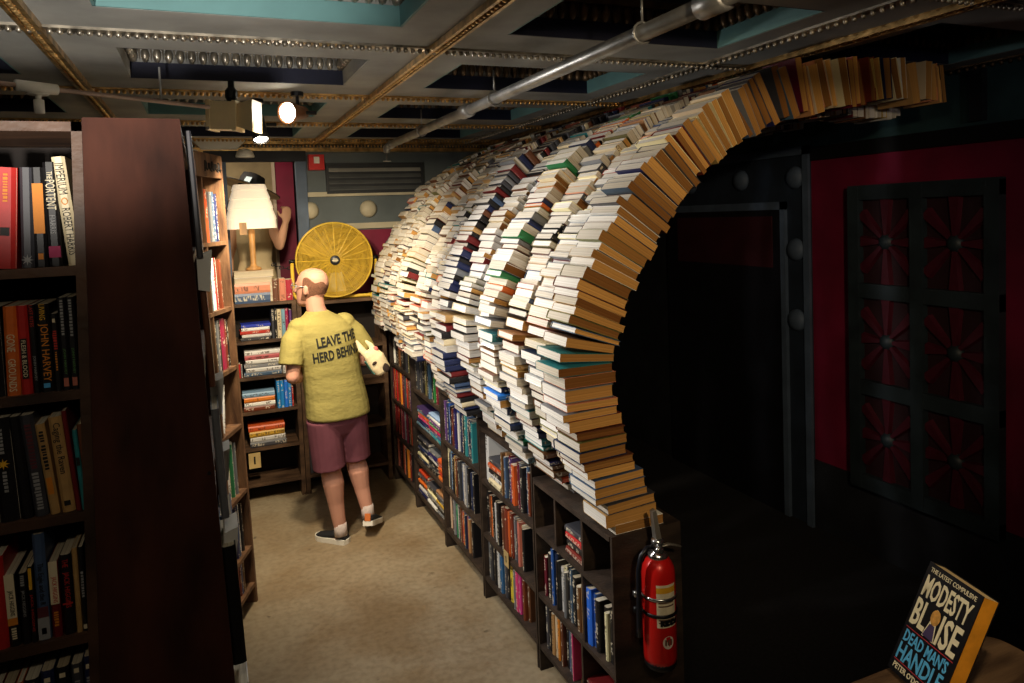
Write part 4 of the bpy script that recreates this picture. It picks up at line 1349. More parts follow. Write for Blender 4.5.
rnd = random.Random(11)
COVW = ['black'] * 2 + ['navy'] * 2 + ['dark red'] * 4 + ['brown'] * 7 + ['tan'] * 8 + ['cream'] * 12 + ['white'] * 6 + ['grey'] * 5 + ['dark grey'] * 3 + ['dark red', 'salmon', 'slate blue', 'slate blue', 'teal', 'olive', 'olive', 'salmon', 'salmon']
SPINEW = ['black'] * 6 + ['navy'] * 2 + ['dark red'] * 2 + ['brown', 'tan', 'cream', 'grey', 'slate blue', 'dark grey', 'dark grey']
N_RINGS = 16
PITCH = 0.203
OFFS = [0.0, -0.035, -0.015, 0.025, -0.03, -0.02, 0.04, -0.02, 0.0, -0.03, 0.018, -0.015, 0.004, -0.02, -0.01, -0.03]
RW = [0.20, 0.19, 0.19, 0.2, 0.17, 0.2, 0.2, 0.2, 0.17, 0.2, 0.2, 0.2, 0.17, 0.2, 0.2, 0.2]
SPINE_RING = {0: 0.0, 3: 0.35, 6: 0.92, 10: 0.3, 2: 0.12, 8: 0.15}
stuff = MB()
SC = sorted(PAL)
SMAT = [mat('cloth_' + c.replace(' ', '_'), rgb(*PAL[c]), 0.6, var=0.1) for c in SC] + [PAGE_OUT, PAGE_TAN]
count = 0
RINGN = ['front', 'second', 'third', 'fourth', 'fifth']
for r in range(N_RINGS):
    y0 = 2.15 + r * PITCH
    ym = y0 + 0.09
    base = next((h for a, b_, h, _ in SEC if a - 0.01 <= ym < b_ + 0.005), 1.225)
    # ring bottoms stand on the higher of the tops they bridge
    for a, b_, h, _ in SEC:
        if a < y0 + 0.19 and b_ > y0 + 0.01:
            base = max(base, h)
    s_ = s_at_z(base)
    zc = base
    n = 0
    ph1, ph2 = rnd.uniform(0, 6), rnd.uniform(0, 6)
    end = CUM[-1] - 0.01
    while True:
        t_ = rnd.choice([rnd.uniform(0.022, 0.034), rnd.uniform(0.03, 0.044), rnd.uniform(0.026, 0.05)]) * (0.8 if r else 0.95)
        X, Z, lean = at_len(s_ + t_ / 2)
        phi = lean if lean > 0 else lean * 0.1
        if s_ + t_ > end or Z > 2.6:
            break
        if n == 0:
            Z = base + t_ / 2 + 0.001
            phi = 0.0
        top = X > 2.0
        phi_j = phi + rnd.uniform(-0.035, 0.035) * (1.5 if phi > 0.9 else 0.5) - (rnd.choice([0, 0, 0.06, 0.16]) if phi > 1.1 and r == 0 else 0)
        T = Vector((sin(phi_j), 0, cos(phi_j)))
        N = Vector((-cos(phi_j), 0, sin(phi_j)))
        off = OFFS[r] + 0.012 * sin(ph1 + s_ * 5) + 0.007 * sin(ph2 + s_ * 13) + rnd.uniform(-0.006, 0.006)
        if r == 0:
            off = rnd.uniform(-0.022, 0.012)
        h_ = rnd.uniform(0.185, 0.212)
        if r:
            off -= (0.035 if r < 4 else 0.012) * math.exp(-max(0, Z - base) / 0.14)
        if X > 1.7:
            h_ = min(h_, 0.19 if X < 2.0 else 2.592 - Z)
            off = min(off, 0.0)
        if n == 0:
            off = min(off, 0.0)
        d_ = RW[r] - rnd.uniform(0.0, 0.035) if r else rnd.uniform(0.165, 0.2)
        if r in (4, 8, 12):
            d_ -= 0.03
        taper = 0.16 if phi > 0.08 else 0.0
        O = Vector((X, 0, Z)) + N * off
        if zc is not None and phi < 0.02:
            O.z = max(O.z, zc + t_ / 2)
        spine_out = rnd.random() < SPINE_RING.get(r, 0.03)
        yj = rnd.uniform(0, 0.005)
        ytw = rnd.uniform(-0.02, 0.02)
        hard = rnd.random() < 0.3
        color = rnd.choice(SPINEW) if spine_out else rnd.choice(COVW)
        if r == 3 and spine_out:
            color = rnd.choice(['bright blue', 'green', 'orange', 'navy', 'grey', 'yellow', 'pale blue', 'teal'])
            if count >= 300:
                color = rnd.choice(['navy', 'green', 'orange', 'grey', 'teal'])
        if r == 2 and 0.05 < s_ - s_at_z(base) < 0.33:
            spine_out = True
            color = rnd.choice(['dark red', 'red', 'orange', 'teal', 'navy', 'brown', 'dark grey'])
        if spine_out:
            M = frame(O + Vector((0, y0 + yj, 0)), T, (0, 1, 0), N)
        else:
            M = frame(O + Vector((0, y0 + yj + d_, 0)), -T, (0, -1, 0), N)
        M = M @ Matrix.Rotation(ytw if phi < 0.9 else ytw * 0.4, 4, 'X')
        n += 1
        tt = t_ - 0.0008
        if count < 300:
            edge = f'{color} spine' if spine_out else 'warm-tinted fore-edge' if r == 0 else 'pale page edges'
            lab = f"old book with {edge}, {ordinal(n)} up in the tunnel's {RINGN[r]} ring"
            book('old_book', M, tt, h_, d_, color, lab, 'old books stacked into the tunnel', hard, 'page_paper_faded', 'page_fore_edge_warm_lit' if (r == 0 or rnd.random() < 0.25) else 'page_paper_faded', taper)
        else:
            stuff.cur_tint = rnd.random()
            bd, ov = (0.0025, 0.003) if hard else (0.0012, 0.0006)
            vs, fs = cover_geo(tt, h_, d_, bd, taper)
            stuff.add(vs, fs, M, [SC.index(color)] * len(fs))
            vs, fs, tx = page_geo(tt, h_, d_, bd, ov, taper)
            tan = len(SC) + (1 if rnd.random() < 0.25 else 0)
            stuff.add(vs, fs, M, [len(SC), len(SC), len(SC), len(SC), tan, tan, len(SC)], tx)
        count += 1
        if phi < 0.02:
            zc = O.z + t_ / 2
            s_ = max(s_ + t_, s_at_z(zc)) if n > 1 or True else s_ + t_
        else:
            zc = None
            # the books fan out: advance along the inner curve a little less than their thickness
            s_ += t_ * (0.95 if phi < 1.2 else 1.0) + (rnd.choice([0, 0, 0.006, 0.02, 0.03]) if r == 0 and X > 2.0 else 0)
so = stuff.build('old_books', SMAT)
tag(so, 'old books packed ring behind ring, forming the far part of the tunnel', 'books', None, 'stuff')
print('tunnel books', count)

# ================================================================== fan, lamp
YEL = mat('yellow_enamel', rgb(222, 184, 62), 0.4, var=0.1, scale=12)
YELD = mat('worn_yellow_enamel', rgb(196, 158, 52), 0.45, var=0.15, scale=12)
fan = thing('drum_fan', 'large round yellow drum fan on top of the right back bookcase', 'fan', (0.885, 5.52, 1.42), (0, 0, radians(-6)))
FC, FR = 0.298, 0.278
RX = Matrix.Translation((0, 0, FC)) @ Matrix.Rotation(pi / 2, 4, 'X')
m = MB()
m.smooth = True
m.lathe([(FR - 0.006, -0.10), (FR, -0.10), (FR + 0.006, -0.07), (FR + 0.002, 0.0), (FR + 0.006, 0.06), (FR, 0.075), (FR - 0.006, 0.075), (FR - 0.008, 0.0), (FR - 0.006, -0.10)], 48, None, False)
m.build('drum', YEL, fan, M=RX)
m = MB()
m.smooth = True
for k in range(27):
    r = 0.045 + (FR - 0.05) * k / 26
    bulge = 0.115 - 0.045 * (r / FR) ** 2
    ps = [(r * cos(2 * pi * q / 40), r * sin(2 * pi * q / 40), bulge) for q in range(41)]
    m.tube(ps, 0.0026, 4, caps=False)
m.build('grille_rings', YEL, fan, M=RX)
for k in range(24):
    a = 2 * pi * k / 24
    m = MB()
    th = 0.0032 if k % 2 == 0 else 0.0022
    m.tube([(r * cos(a), r * sin(a), 0.117 - 0.045 * (r / FR) ** 2) for r in (0.03, 0.12, 0.2, FR)], th, 5)
    m.build('grille_spoke', YEL, fan, M=RX)
m = MB()
m.smooth = True
m.lathe([(0.036, 0.105), (0.036, 0.122), (0.030, 0.127), (0.004, 0.128)], 20)
cap = m.build('badge', mat('badge_dark', rgb(40, 42, 48), 0.4), fan, M=RX)
m = MB()
m.box(-0.022, 0.022, -0.004, 0.004, 0.1282, 0.129)
m.box(-0.015, 0.015, 0.008, 0.012, 0.1282, 0.129)
m.box(-0.015, 0.015, -0.012, -0.008, 0.1282, 0.129)
m.build('badge_print', INKW, cap)
for k in range(3):
    a = 2 * pi * k / 3 + 0.5
    m = MB()
    m.smooth = True
    vs = []
    for i in range(6):
        r = 0.05 + 0.21 * i / 5
        w0 = 0.5 - 0.05 * i
        for s_ in (-1, 0, 1):
            b = a + s_ * w0
            vs.append((r * cos(b), r * sin(b), 0.02 + s_ * 0.03))
    fs = []
    for i in range(5):
        for s_ in range(2):
            q = i * 3 + s_
            fs.append((q, q + 1, q + 4, q + 3))
    m.add(vs, fs)
    m.build('blade', YELD, fan, M=RX)
m = MB()
m.smooth = True
m.lathe([(0.05, -0.09), (0.075, -0.08), (0.08, 0.0), (0.055, 0.05), (0.01, 0.055)], 20)
m.build('motor', YELD, fan, M=RX)
m = MB()
m.hexa([(-0.075, -0.05, 0.06), (0.075, -0.05, 0.06), (0.075, 0.0, 0.06), (-0.075, 0.0, 0.06)], [(-0.05, -0.05, 0.2), (0.05, -0.05, 0.2), (0.05, 0.0, 0.2), (-0.05, 0.0, 0.2)])
m.build('motor_bracket', mat('pale_enamel', rgb(222, 214, 178), 0.4), fan)
m = MB()
m.smooth = True
for k in range(22):
    r = 0.05 + (FR - 0.06) * k / 21
    m.tube([(r * cos(2 * pi * q / 32), r * sin(2 * pi * q / 32), -0.10) for q in range(33)], 0.004, 4, caps=False)
m.build('back_guard', YELD, fan, M=RX)
m = MB()
m.smooth = True
m.tube([(-FR - 0.028, 0, FC), (-FR - 0.028, 0, 0.06), (-FR - 0.01, 0, 0.025), (-FR + 0.03, 0, 0.014), (FR - 0.03, 0, 0.014), (FR + 0.01, 0, 0.025), (FR + 0.028, 0, 0.06), (FR + 0.028, 0, FC)], 0.013, 10)
for x in (-FR + 0.02, FR - 0.02):
    m.tube([(x, -0.1, 0.013), (x, 0.12, 0.013)], 0.012, 8)
m.build('stand', YEL, fan)
for x in (-1, 1):
    m = MB()
    m.smooth = True
    m.tube([(x * (FR + 0.002), 0, FC), (x * (FR + 0.05), 0, FC)], 0.016, 10)
    m.build('pivot_knob', BLACKM, fan)

# pile of pale books that carries the lamp, behind the front books
for k in range(5):
    o = frame((0.17, 5.60, 1.446 + 0.0455 * k + 0.0225), (0, 0, 1), (0, -1, 0), (1, 0, 0))
    book('hardback', o, 0.045, 0.27 - 0.008 * (k % 2), 0.14, ['tan', 'white', 'cream', 'white', 'cream'][k], ['lowest', 'second lowest', 'middle', 'second highest', 'topmost'][k] + ' pale book in the pile under the lamp, page edges outward', 'pale books under the lamp', True)
lamp = thing('table_lamp', 'lit table lamp with a tiered white shade and wooden stem on the back bookcase', 'lamp', (0.31, 5.535, 1.675))
LW = mat('honey_wood', rgb(186, 138, 82), 0.5, var=0.2, scale=8, stretch=(4, 4, 1))
m = MB()
m.smooth = True
m.lathe([(0.055, 0.0), (0.055, 0.015), (0.024, 0.03), (0.02, 0.05), (0.021, 0.2), (0.024, 0.28), (0.012, 0.32), (0.012, 0.45)], 16)
m.build('stem', LW, lamp)
m = MB()
m.hexa([(-0.088, -0.185, 0.26), (-0.04, -0.185, 0.26), (-0.04, -0.165, 0.26), (-0.088, -0.165, 0.26)], [(-0.088, -0.18, 0.345), (-0.04, -0.18, 0.345), (-0.04, -0.16, 0.345), (-0.088, -0.16, 0.345)])
m.build('wooden_clip', LW, lamp)
SHADE = mat('lit_white_shade', rgb(244, 232, 210), 0.8, var=0.04, emit=((1.0, 0.80, 0.58, 1), 0.42))
m = MB()
m.smooth = False
rs = []
prof = [(0.30, 0.172), (0.365, 0.168), (0.366, 0.172), (0.40, 0.163), (0.44, 0.150), (0.445, 0.155), (0.49, 0.142), (0.51, 0.132), (0.515, 0.138), (0.555, 0.124), (0.575, 0.116), (0.58, 0.121), (0.615, 0.108)]
m.rings([(0, 0, z, r, r) for z, r in prof], 28, p=4.5)
m.build('shade', SHADE, lamp)
point('table_lamp_bulb', (0.31, 5.36, 1.90), 0.7, (1.0, 0.78, 0.5), 0.03)
point('alcove_bulb', (0.05, 6.1, 2.6), 16, (1.0, 0.84, 0.62), 0.05)

# ================================================================== fire extinguisher on the end of the nearest case
EXR = mat('extinguisher_red', rgb(196, 26, 22), 0.28, 0.1, var=0.06)
ex = thing('fire_extinguisher', 'red fire extinguisher strapped to the end panel of the nearest low bookcase', 'extinguisher', (1.385, 2.068, 0.405))
m = MB()
m.smooth = True
m.lathe([(0.045, 0.0), (0.052, 0.004), (0.056, 0.012), (0.056, 0.03)], 28)
m.build('foot_ring', BLACKM, ex)
m = MB()
m.smooth = True
m.lathe([(0.055, 0.02), (0.058, 0.04), (0.058, 0.335), (0.054, 0.36), (0.042, 0.382), (0.026, 0.394), (0.018, 0.398)], 32)
m.build('cylinder', EXR, ex)


def patch(a0, a1, z0, z1, r, mt, parent, n=10, name='label'):
    m = MB()
    m.smooth = True
    vs, fs = [], []
    for i in range(n + 1):
        a = radians(a0 + (a1 - a0) * i / n)
        vs += [(r * cos(a), r * sin(a), z0), (r * cos(a), r * sin(a), z1)]
    for i in range(n):
        fs.append((2 * i, 2 * i + 2, 2 * i + 3, 2 * i + 1))
    m.add(vs, fs)
    return m.build(name, mt, parent)


LBL = mat('label_cream', rgb(216, 206, 178), 0.5, var=0.08, scale=60)
lb = patch(228, 300, 0.165, 0.315, 0.0586, LBL, ex)
patch(228, 300, 0.286, 0.306, 0.0589, mat('label_yellow', rgb(214, 160, 40), 0.5), lb, name='label_band')
for z0 in (0.262, 0.25, 0.238, 0.20, 0.19, 0.18):
    patch(234, 292, z0, z0 + 0.005, 0.0589, mat('label_print', rgb(110, 80, 64), 0.6), lb, name='print_line')


def on_cyl(me, a0, r, z):
    for v in me.vertices:
        a = radians(a0) + v.co.x / r
        v.co = (r * cos(a), r * sin(a), z + v.co.y)
    return me


def cyl_text(s, size, a0, z, r, mt, parent, squeeze=1.0):
    me = text_mesh(s, size, squeeze, 0.003, ext=0.0)
    me.materials.clear()
    me.materials.append(mt)
    on_cyl(me, a0, r, z)
    return link('lettering', me, parent)


cyl_text('KIDDE', 0.024, 274, 0.180, 0.0592, BLACKM, lb)
# white oval emblem with three dark marks
vs = [(0.021 * cos(2 * pi * k / 20), 0.023 * sin(2 * pi * k / 20), 0) for k in range(20)]
m = MB().add(vs, [tuple(range(20))])
me = m.mesh('emblem', mat('emblem_white', rgb(226, 214, 200), 0.5))
em = link('emblem', on_cyl(me, 266, 0.0588, 0.112), ex)
m = MB()
for x in (-0.010, 0.0, 0.010):
    m.add([(x - 0.004, -0.008, 0), (x + 0.003, -0.012, 0), (x + 0.004, 0.010, 0), (x - 0.003, 0.012, 0)], [(0, 1, 2, 3)])
link('emblem_mark', on_cyl(m.mesh('emblem_mark', mat('label_print', (0, 0, 0, 1))), 266, 0.0592, 0.112), em)
m = MB()
m.smooth = True
m.lathe([(0.030, 0.385), (0.034, 0.39), (0.034, 0.402), (0.020, 0.410), (0.018, 0.43), (0.022, 0.435), (0.022, 0.452), (0.010, 0.458)], 20)
m.build('valve', CHROME, ex)
m = MB()
m.hexa([(-0.010, -0.012, 0.445), (0.012, -0.012, 0.445), (0.012, 0.012, 0.445), (-0.010, 0.012, 0.445)], [(-0.022, -0.010, 0.555), (-0.008, -0.010, 0.56), (-0.008, 0.010, 0.56), (-0.022, 0.010, 0.555)])
m.build('lever', mat('dull_lever', rgb(150, 146, 138), 0.4, 0.6), ex)
m = MB()
m.smooth = True
m.tube([(0.0, 0, 0.425), (0.04, -0.01, 0.43), (0.085, -0.015, 0.415)], [(0.010, 0.005), (0.010, 0.004), (0.009, 0.003)], 8)
m.build('carrying_handle', MATS['dull_lever'], ex)
m = MB()
m.smooth = True
m.lathe([(0.016, 0), (0.016, 0.012), (0.012, 0.016)], 14, frame((-0.012, -0.022, 0.425), (1, 0, 0), (0, 0, 1), (0, -1, 0)))
m.build('gauge', CHROME, ex)
m = MB()
m.smooth = True
m.tube([(-0.015, 0, 0.428), (-0.045, -0.004, 0.432), (-0.072, -0.006, 0.41), (-0.082, -0.004, 0.36), (-0.080, 0.002, 0.26), (-0.078, 0.006, 0.16), (-0.078, 0.008, 0.12)], [0.009] * 5 + [0.011, 0.012], 10)
m.build('hose', mat('black_rubber', rgb(20, 22, 30), 0.35), ex)
for z, mt, nm in ((0.262, CHROME, 'steel_strap'), (0.205, BLACKM, 'black_strap')):
    m = MB()
    m.smooth = True
    m.tube([(0.0605 * cos(a), 0.0605 * sin(a), z) for a in [radians(150 + k * 9) for k in range(28)]], [(0.0025, 0.007)] * 28, 6)
    m.box(-0.085, -0.055, 0.02, 0.035, z - 0.01, z + 0.01)
    m.build(nm, mt, ex)
MB().box(-0.04, 0.04, 0.058, 0.070, 0.05, 0.36).build('wall_bracket', BLACKM, ex)

# ================================================================== display counter with the near book
WOODC = mat('counter_wood', rgb(120, 92, 64), 0.5, scale=6, stretch=(1, 6, 3), col2=rgb(70, 50, 34), bump=0.15, bscale=40)
ct = thing('display_counter', 'brown wooden display counter with a rounded corner at the bottom right', 'counter', (0.9, 0.5, 0))
poly = [(0.40, 0.25), (1.19, 0.25)]
for k in range(7):
    a = radians(k * 15)
    poly.append((1.15 + 0.04 * cos(a), 0.755 + 0.04 * sin(a)))
poly.append((0.40, 0.795))
n = len(poly)
vs = [(x - 0.9, y - 0.5, 1.219) for x, y in poly] + [(x - 0.9, y - 0.5, 1.257) for x, y in poly]
fs = [tuple(range(n - 1, -1, -1)), tuple(range(n, 2 * n))] + [(i, (i + 1) % n, (i + 1) % n + n, i + n) for i in range(n)]
m = MB().add(vs, fs)
m.build('counter_top', WOODC, ct)
pbox('front_panel', WOOD_END, ct, -0.44, 0.22, -0.2, 0.24, 0.06, 1.219)
pbox('plinth', BLACKM, ct, -0.42, 0.20, -0.18, 0.22, 0.0, 0.06)
U = Vector((-0.2684, -0.9602, 0.0)).normalized()
V = Vector((0.424, -0.0455, 0.9045))
V = (V - U * V.dot(U)).normalized()
NN = U.cross(V)
TL = Vector((1.0219, 0.7663, 1.4203))
BW, BH, BT = 0.1077, 0.178, 0.0275
BL = TL - V * BH
lift = 1.2575 - min(BL.z, (BL - NN * BT).z)
BL.z += lift
nb = thing('display_paperback', 'black paperback with orange fore-edge propped up on the brown counter, bottom right', 'book', (0, 0, 0))
nb.matrix_world = frame(BL, U, V, NN)      # x along the cover, y up the cover, z out of the cover
BLKC = mat('glossy_black_cover', rgb(16, 16, 22), 0.3, var=0.1)
pbox('front_cover', BLKC, nb, 0, BW, 0, BH, -0.0012, 0)
pbox('back_cover', BLKC, nb, 0, BW, 0, BH, -BT, -BT + 0.0012)
pbox('spine', BLKC, nb, -0.001, 0.0006, 0, BH, -BT, 0)
m = MB()
m.mi = 1
m.box(0.001, BW - 0.001, 0.0008, BH - 0.0012, -BT + 0.0012, -0.0012)
o = m.build('page_block', [mat('orange_stained_edge', rgb(226, 148, 36), 0.6, var=0.15, scale=30), mat('cream_paper_edge', rgb(226, 196, 140), 0.7)], nb)
o.data.polygons[3].material_index = 0
LT = mat('cover_cream_ink', rgb(232, 222, 190), 0.4, var=0.02)
BLU = mat('cover_blue_ink', rgb(88, 178, 232), 0.4, var=0.02)
RLN = mat('cover_red_line', rgb(190, 50, 60), 0.4, var=0.02)
I3 = lambda x, y: frame((x, y, 0.0004), (1, 0, 0), (0, 1, 0), (0, 0, 1))
text_fit('THE LATEST COMPULSIVE', 0.092, 0.007, LT, nb, I3(0.053, 0.1685))
text_fit('MODESTY', 0.094, 0.034, LT, nb, I3(0.053, 0.1425), 0.02)
text_fit('BL', 0.030, 0.042, LT, nb, I3(0.020, 0.100), 0.02)
text_fit('ISE', 0.040, 0.046, LT, nb, I3(0.080, 0.098), 0.02)
text_fit('A', 0.024, 0.046, LT, nb, I3(0.047, 0.098), 0.0)
m = MB()
vs = [(0.048 + 0.009 * cos(2 * pi * k / 18), 0.109 + 0.012 * sin(2 * pi * k / 18), 0.0009) for k in range(18)]
m.add(vs, [tuple(range(18))])
m.build('cover_emblem', mat('emblem_gold', rgb(206, 150, 70), 0.4, var=0.3, scale=90), nb)
m = MB()
m.add([(0.036, 0.076, 0.0008), (0.058, 0.076, 0.0008), (0.052, 0.097, 0.0008), (0.042, 0.097, 0.0008)], [(0, 1, 2, 3)])
m.build('cover_emblem_base', mat('emblem_purple', rgb(70, 56, 96), 0.4), nb)
pbox('cover_rule', RLN, nb, 0.004, BW - 0.006, 0.0712, 0.0722, 0, 0.0005)
text_fit("DEAD MAN'S", 0.090, 0.019, BLU, nb, I3(0.052, 0.0595), 0.02)
text_fit('HANDLE', 0.092, 0.026, BLU, nb, I3(0.052, 0.034), 0.02)
pbox('cover_rule', RLN, nb, 0.004, BW - 0.006, 0.0185, 0.0195, 0, 0.0005)
text_fit("PETER O'DONNELL", 0.088, 0.009, LT, nb, I3(0.052, 0.011), 0.01)
# wire easel behind it
ez = thing('book_easel', 'small black wire easel holding up the black paperback on the counter', 'easel', (0, 0, 0))
ez.matrix_world = frame((BL - NN * (BT + 0.004)) + U * 0.05, U, V, NN)
m = MB()
base_pt = ez.matrix_world.inverted()
back = base_pt @ Vector((BL.x + 0.085, BL.y - 0.035, 1.2595))
for s_ in (-0.02, 0.02):
    b0 = base_pt @ (ez.matrix_world @ Vector((s_, 0.0, 0)))
    m.tube([(s_, 0.004, 0), (s_, 0.09, 0), (back.x + s_ * 0.5, back.y, back.z)], 0.0018, 6)
m.build('wire_leg', BLACKM, ez)

# ================================================================== people
SKIN = mat('skin', rgb(198, 144, 122), 0.55, var=0.06, scale=5, spec=0.3)
SKINW = mat('skin_light', rgb(222, 170, 136), 0.55, var=0.06, scale=5, spec=0.3)


def solid(name, mb, voxel, smooth, m, parent, M=None):
    """joins the overlapping closed forms of a builder into one continuous smooth surface"""
    tmp = bpy.data.objects.new('tmp', mb.mesh('tmp', m))
    COL.objects.link(tmp)
    md = tmp.modifiers.new('r', 'REMESH')
    md.mode = 'VOXEL'
    md.voxel_size = voxel
    if smooth:
        sm = tmp.modifiers.new('s', 'SMOOTH')
        sm.factor = 0.5
        sm.iterations = smooth
    bpy.context.view_layer.update()
    dg = bpy.context.evaluated_depsgraph_get()
    me = bpy.data.meshes.new_from_object(tmp.evaluated_get(dg))
    bpy.data.objects.remove(tmp)
    me.materials.clear()
    me.materials.append(m)
    me.polygons.foreach_set('use_smooth', [True] * len(me.polygons))
    me.update()
    return link(name, me, parent, M=M)


HEADR = [(0, 0.052, -0.118, 0.028, 0.030), (0, 0.040, -0.100, 0.046, 0.052), (0, 0.020, -0.070, 0.060, 0.076), (0, 0.006, -0.035, 0.069, 0.092), (0, 0.0, 0.0, 0.074, 0.099),
         (0, -0.003, 0.035, 0.077, 0.101), (0, -0.006, 0.065, 0.073, 0.094), (0, -0.008, 0.092, 0.060, 0.078), (0, -0.010, 0.110, 0.040, 0.052), (0, -0.010, 0.119, 0.014, 0.018)]


def head(mb, M):
    mb.rings(HEADR, 22, M)
    mb.tube([(0, 0.094, 0.012), (0, 0.108, -0.012), (0, 0.116, -0.032)], [0.007, 0.010, 0.013], 8, M, round_ends=True)       # nose
    mb.tube([(-0.020, 0.084, -0.060), (0, 0.091, -0.058), (0.020, 0.084, -0.060)], [0.005, 0.008, 0.005], 8, M, round_ends=True)   # lips
    mb.tube([(-0.045, 0.080, 0.022), (0, 0.094, 0.024), (0.045, 0.080, 0.022)], [0.008, 0.009, 0.008], 8, M, round_ends=True)   # brow
    for s_ in (-1, 1):
        mb.ball((s_ * 0.077, -0.004, -0.010), (0.008, 0.017, 0.030), 10, 6, M)       # ear


def hand(mb, wrist, d, nrm, thumb_side, curl=0.5):
    """wrist: point, d: pointing direction, nrm: back-of-hand direction, thumb_side: +1/-1 along d x nrm"""
    d = Vector(d).normalized()
    nrm = Vector(nrm)
    nrm = (nrm - d * nrm.dot(d)).normalized()
    s_ = d.cross(nrm) * thumb_side
    W = Vector(wrist)
    mb.tube([W - d * 0.01, W + d * 0.03, W + d * 0.085], [(0.026, 0.019), (0.038, 0.016), (0.040, 0.013)], 12, up=nrm, round_ends=True)
    for k, (off, ln) in enumerate(((0.030, 0.070), (0.010, 0.078), (-0.010, 0.072), (-0.029, 0.056))):
        b = W + d * 0.085 + s_ * off
        d1 = (d * cos(curl * 0.6) - nrm * sin(curl * 0.6) + s_ * off * 1.2).normalized()
        d2 = (d * cos(curl * 1.5) - nrm * sin(curl * 1.5) + s_ * off).normalized()
        d3 = (d * cos(curl * 2.1) - nrm * sin(curl * 2.1)).normalized()
        p1 = b + d1 * ln * 0.45
        p2 = p1 + d2 * ln * 0.32
        p3 = p2 + d3 * ln * 0.23
        mb.tube([b - d * 0.02, b, p1, p2, p3], [0.009, 0.0092, 0.0085, 0.0078, 0.0065], 8, round_ends=True)
    t0 = W + d * 0.03 + s_ * 0.028
    t1 = t0 + (d * 0.6 + s_ * 0.75 - nrm * 0.3).normalized() * 0.036
    t2 = t1 + (d * 0.85 + s_ * 0.3 - nrm * 0.45).normalized() * 0.030
    mb.tube([W + d * 0.015 + s_ * 0.012, t0, t1, t2], [0.013, 0.0125, 0.0105, 0.008], 8, round_ends=True)


# ------------------------------------------------------------------ the man
MX, MY, YAWM = 0.68, 4.50, radians(14)
man = thing('person', 'bald man seen from behind in a yellow lettered T-shirt and plum shorts, walking', 'person', (MX, MY, 0), (0, 0, YAWM))
hd = Matrix.Translation((-0.098, 0.022, 1.607)) @ Matrix.Rotation(radians(36), 4, 'Z') @ Matrix.Rotation(radians(6), 4, 'X')
b = MB()
head(b, hd)
b.tube([(-0.075, -0.005, 1.42), (-0.088, 0.002, 1.48), (-0.095, 0.012, 1.56)], [(0.064, 0.062), (0.057, 0.058), (0.056, 0.060)], 14, round_ends=True)
b.rings([(0.012, 0, 0.80, 0.15, 0.10), (0.008, 0, 0.95, 0.152, 0.102), (-0.012, 0, 1.10, 0.150, 0.10), (-0.035, 0, 1.25, 0.165, 0.105), (-0.055, 0, 1.36, 0.165, 0.092), (-0.068, 0, 1.425, 0.11, 0.07), (-0.075, 0, 1.455, 0.05, 0.05)], 20)
# left arm, elbow bent, forearm forward
LS, LE, LW_, = Vector((-0.215, -0.005, 1.335)), Vector((-0.272, -0.045, 1.095)), Vector((-0.125, 0.155, 1.045))
b.tube([LS, LS.lerp(LE, 0.4), LE], [0.050, 0.046, 0.040], 12, round_ends=True)
b.tube([LE, LE.lerp(LW_, 0.3), LW_], [0.041, 0.043, 0.027], 12, round_ends=True)
hand(b, LW_, (0.5, 0.8, 0.05), (-0.3, 0.1, 0.9), 1, 0.45)
# right arm clamps the bag
RS, RE, RW_ = Vector((0.112, 0.0, 1.335)), Vector((0.215, -0.03, 1.125)), Vector((0.135, 0.195, 1.12))
b.tube([RS, RS.lerp(RE, 0.4), RE], [0.050, 0.046, 0.040], 12, round_ends=True)
b.tube([RE, RE.lerp(RW_, 0.3), RW_], [0.041, 0.043, 0.027], 12, round_ends=True)
hand(b, RW_, (-0.6, 0.75, 0.0), (0.4, 0.3, 0.8), -1, 0.5)
# legs
LH, LK, LA = Vector((-0.085, 0, 0.86)), Vector((-0.048, 0.02, 0.50)), Vector((-0.012, -0.01, 0.095))
b.tube([LH, LH.lerp(LK, 0.5), LK], [0.092, 0.080, 0.058], 14, round_ends=True)
b.tube([LK, LK.lerp(LA, 0.28) + Vector((0, -0.012, 0)), LK.lerp(LA, 0.6), LA], [0.060, 0.066, 0.050, 0.038], 14, round_ends=True)
b.tube([LA + Vector((0, -0.01, 0.0)), LA + Vector((-0.012, 0.01, -0.05)), LA + Vector((-0.03, 0.035, -0.06))], [0.033, 0.024, 0.016], 10, round_ends=True)
RH, RK, RA = Vector((0.098, 0, 0.86)), Vector((0.128, 0.045, 0.51)), Vector((0.170, -0.02, 0.165))
b.tube([RH, RH.lerp(RK, 0.5), RK], [0.092, 0.080, 0.058], 14, round_ends=True)
b.tube([RK, RK.lerp(RA, 0.28) + Vector((0, -0.014, 0)), RK.lerp(RA, 0.6), RA], [0.060, 0.065, 0.049, 0.038], 14, round_ends=True)
b.tube([RA + Vector((0, -0.005, 0.0)), RA + Vector((0.012, 0.015, -0.05)), RA + Vector((0.022, 0.035, -0.07))], [0.033, 0.024, 0.016], 10, round_ends=True)
solid('body', b, 0.0052, 3, SKIN, man)
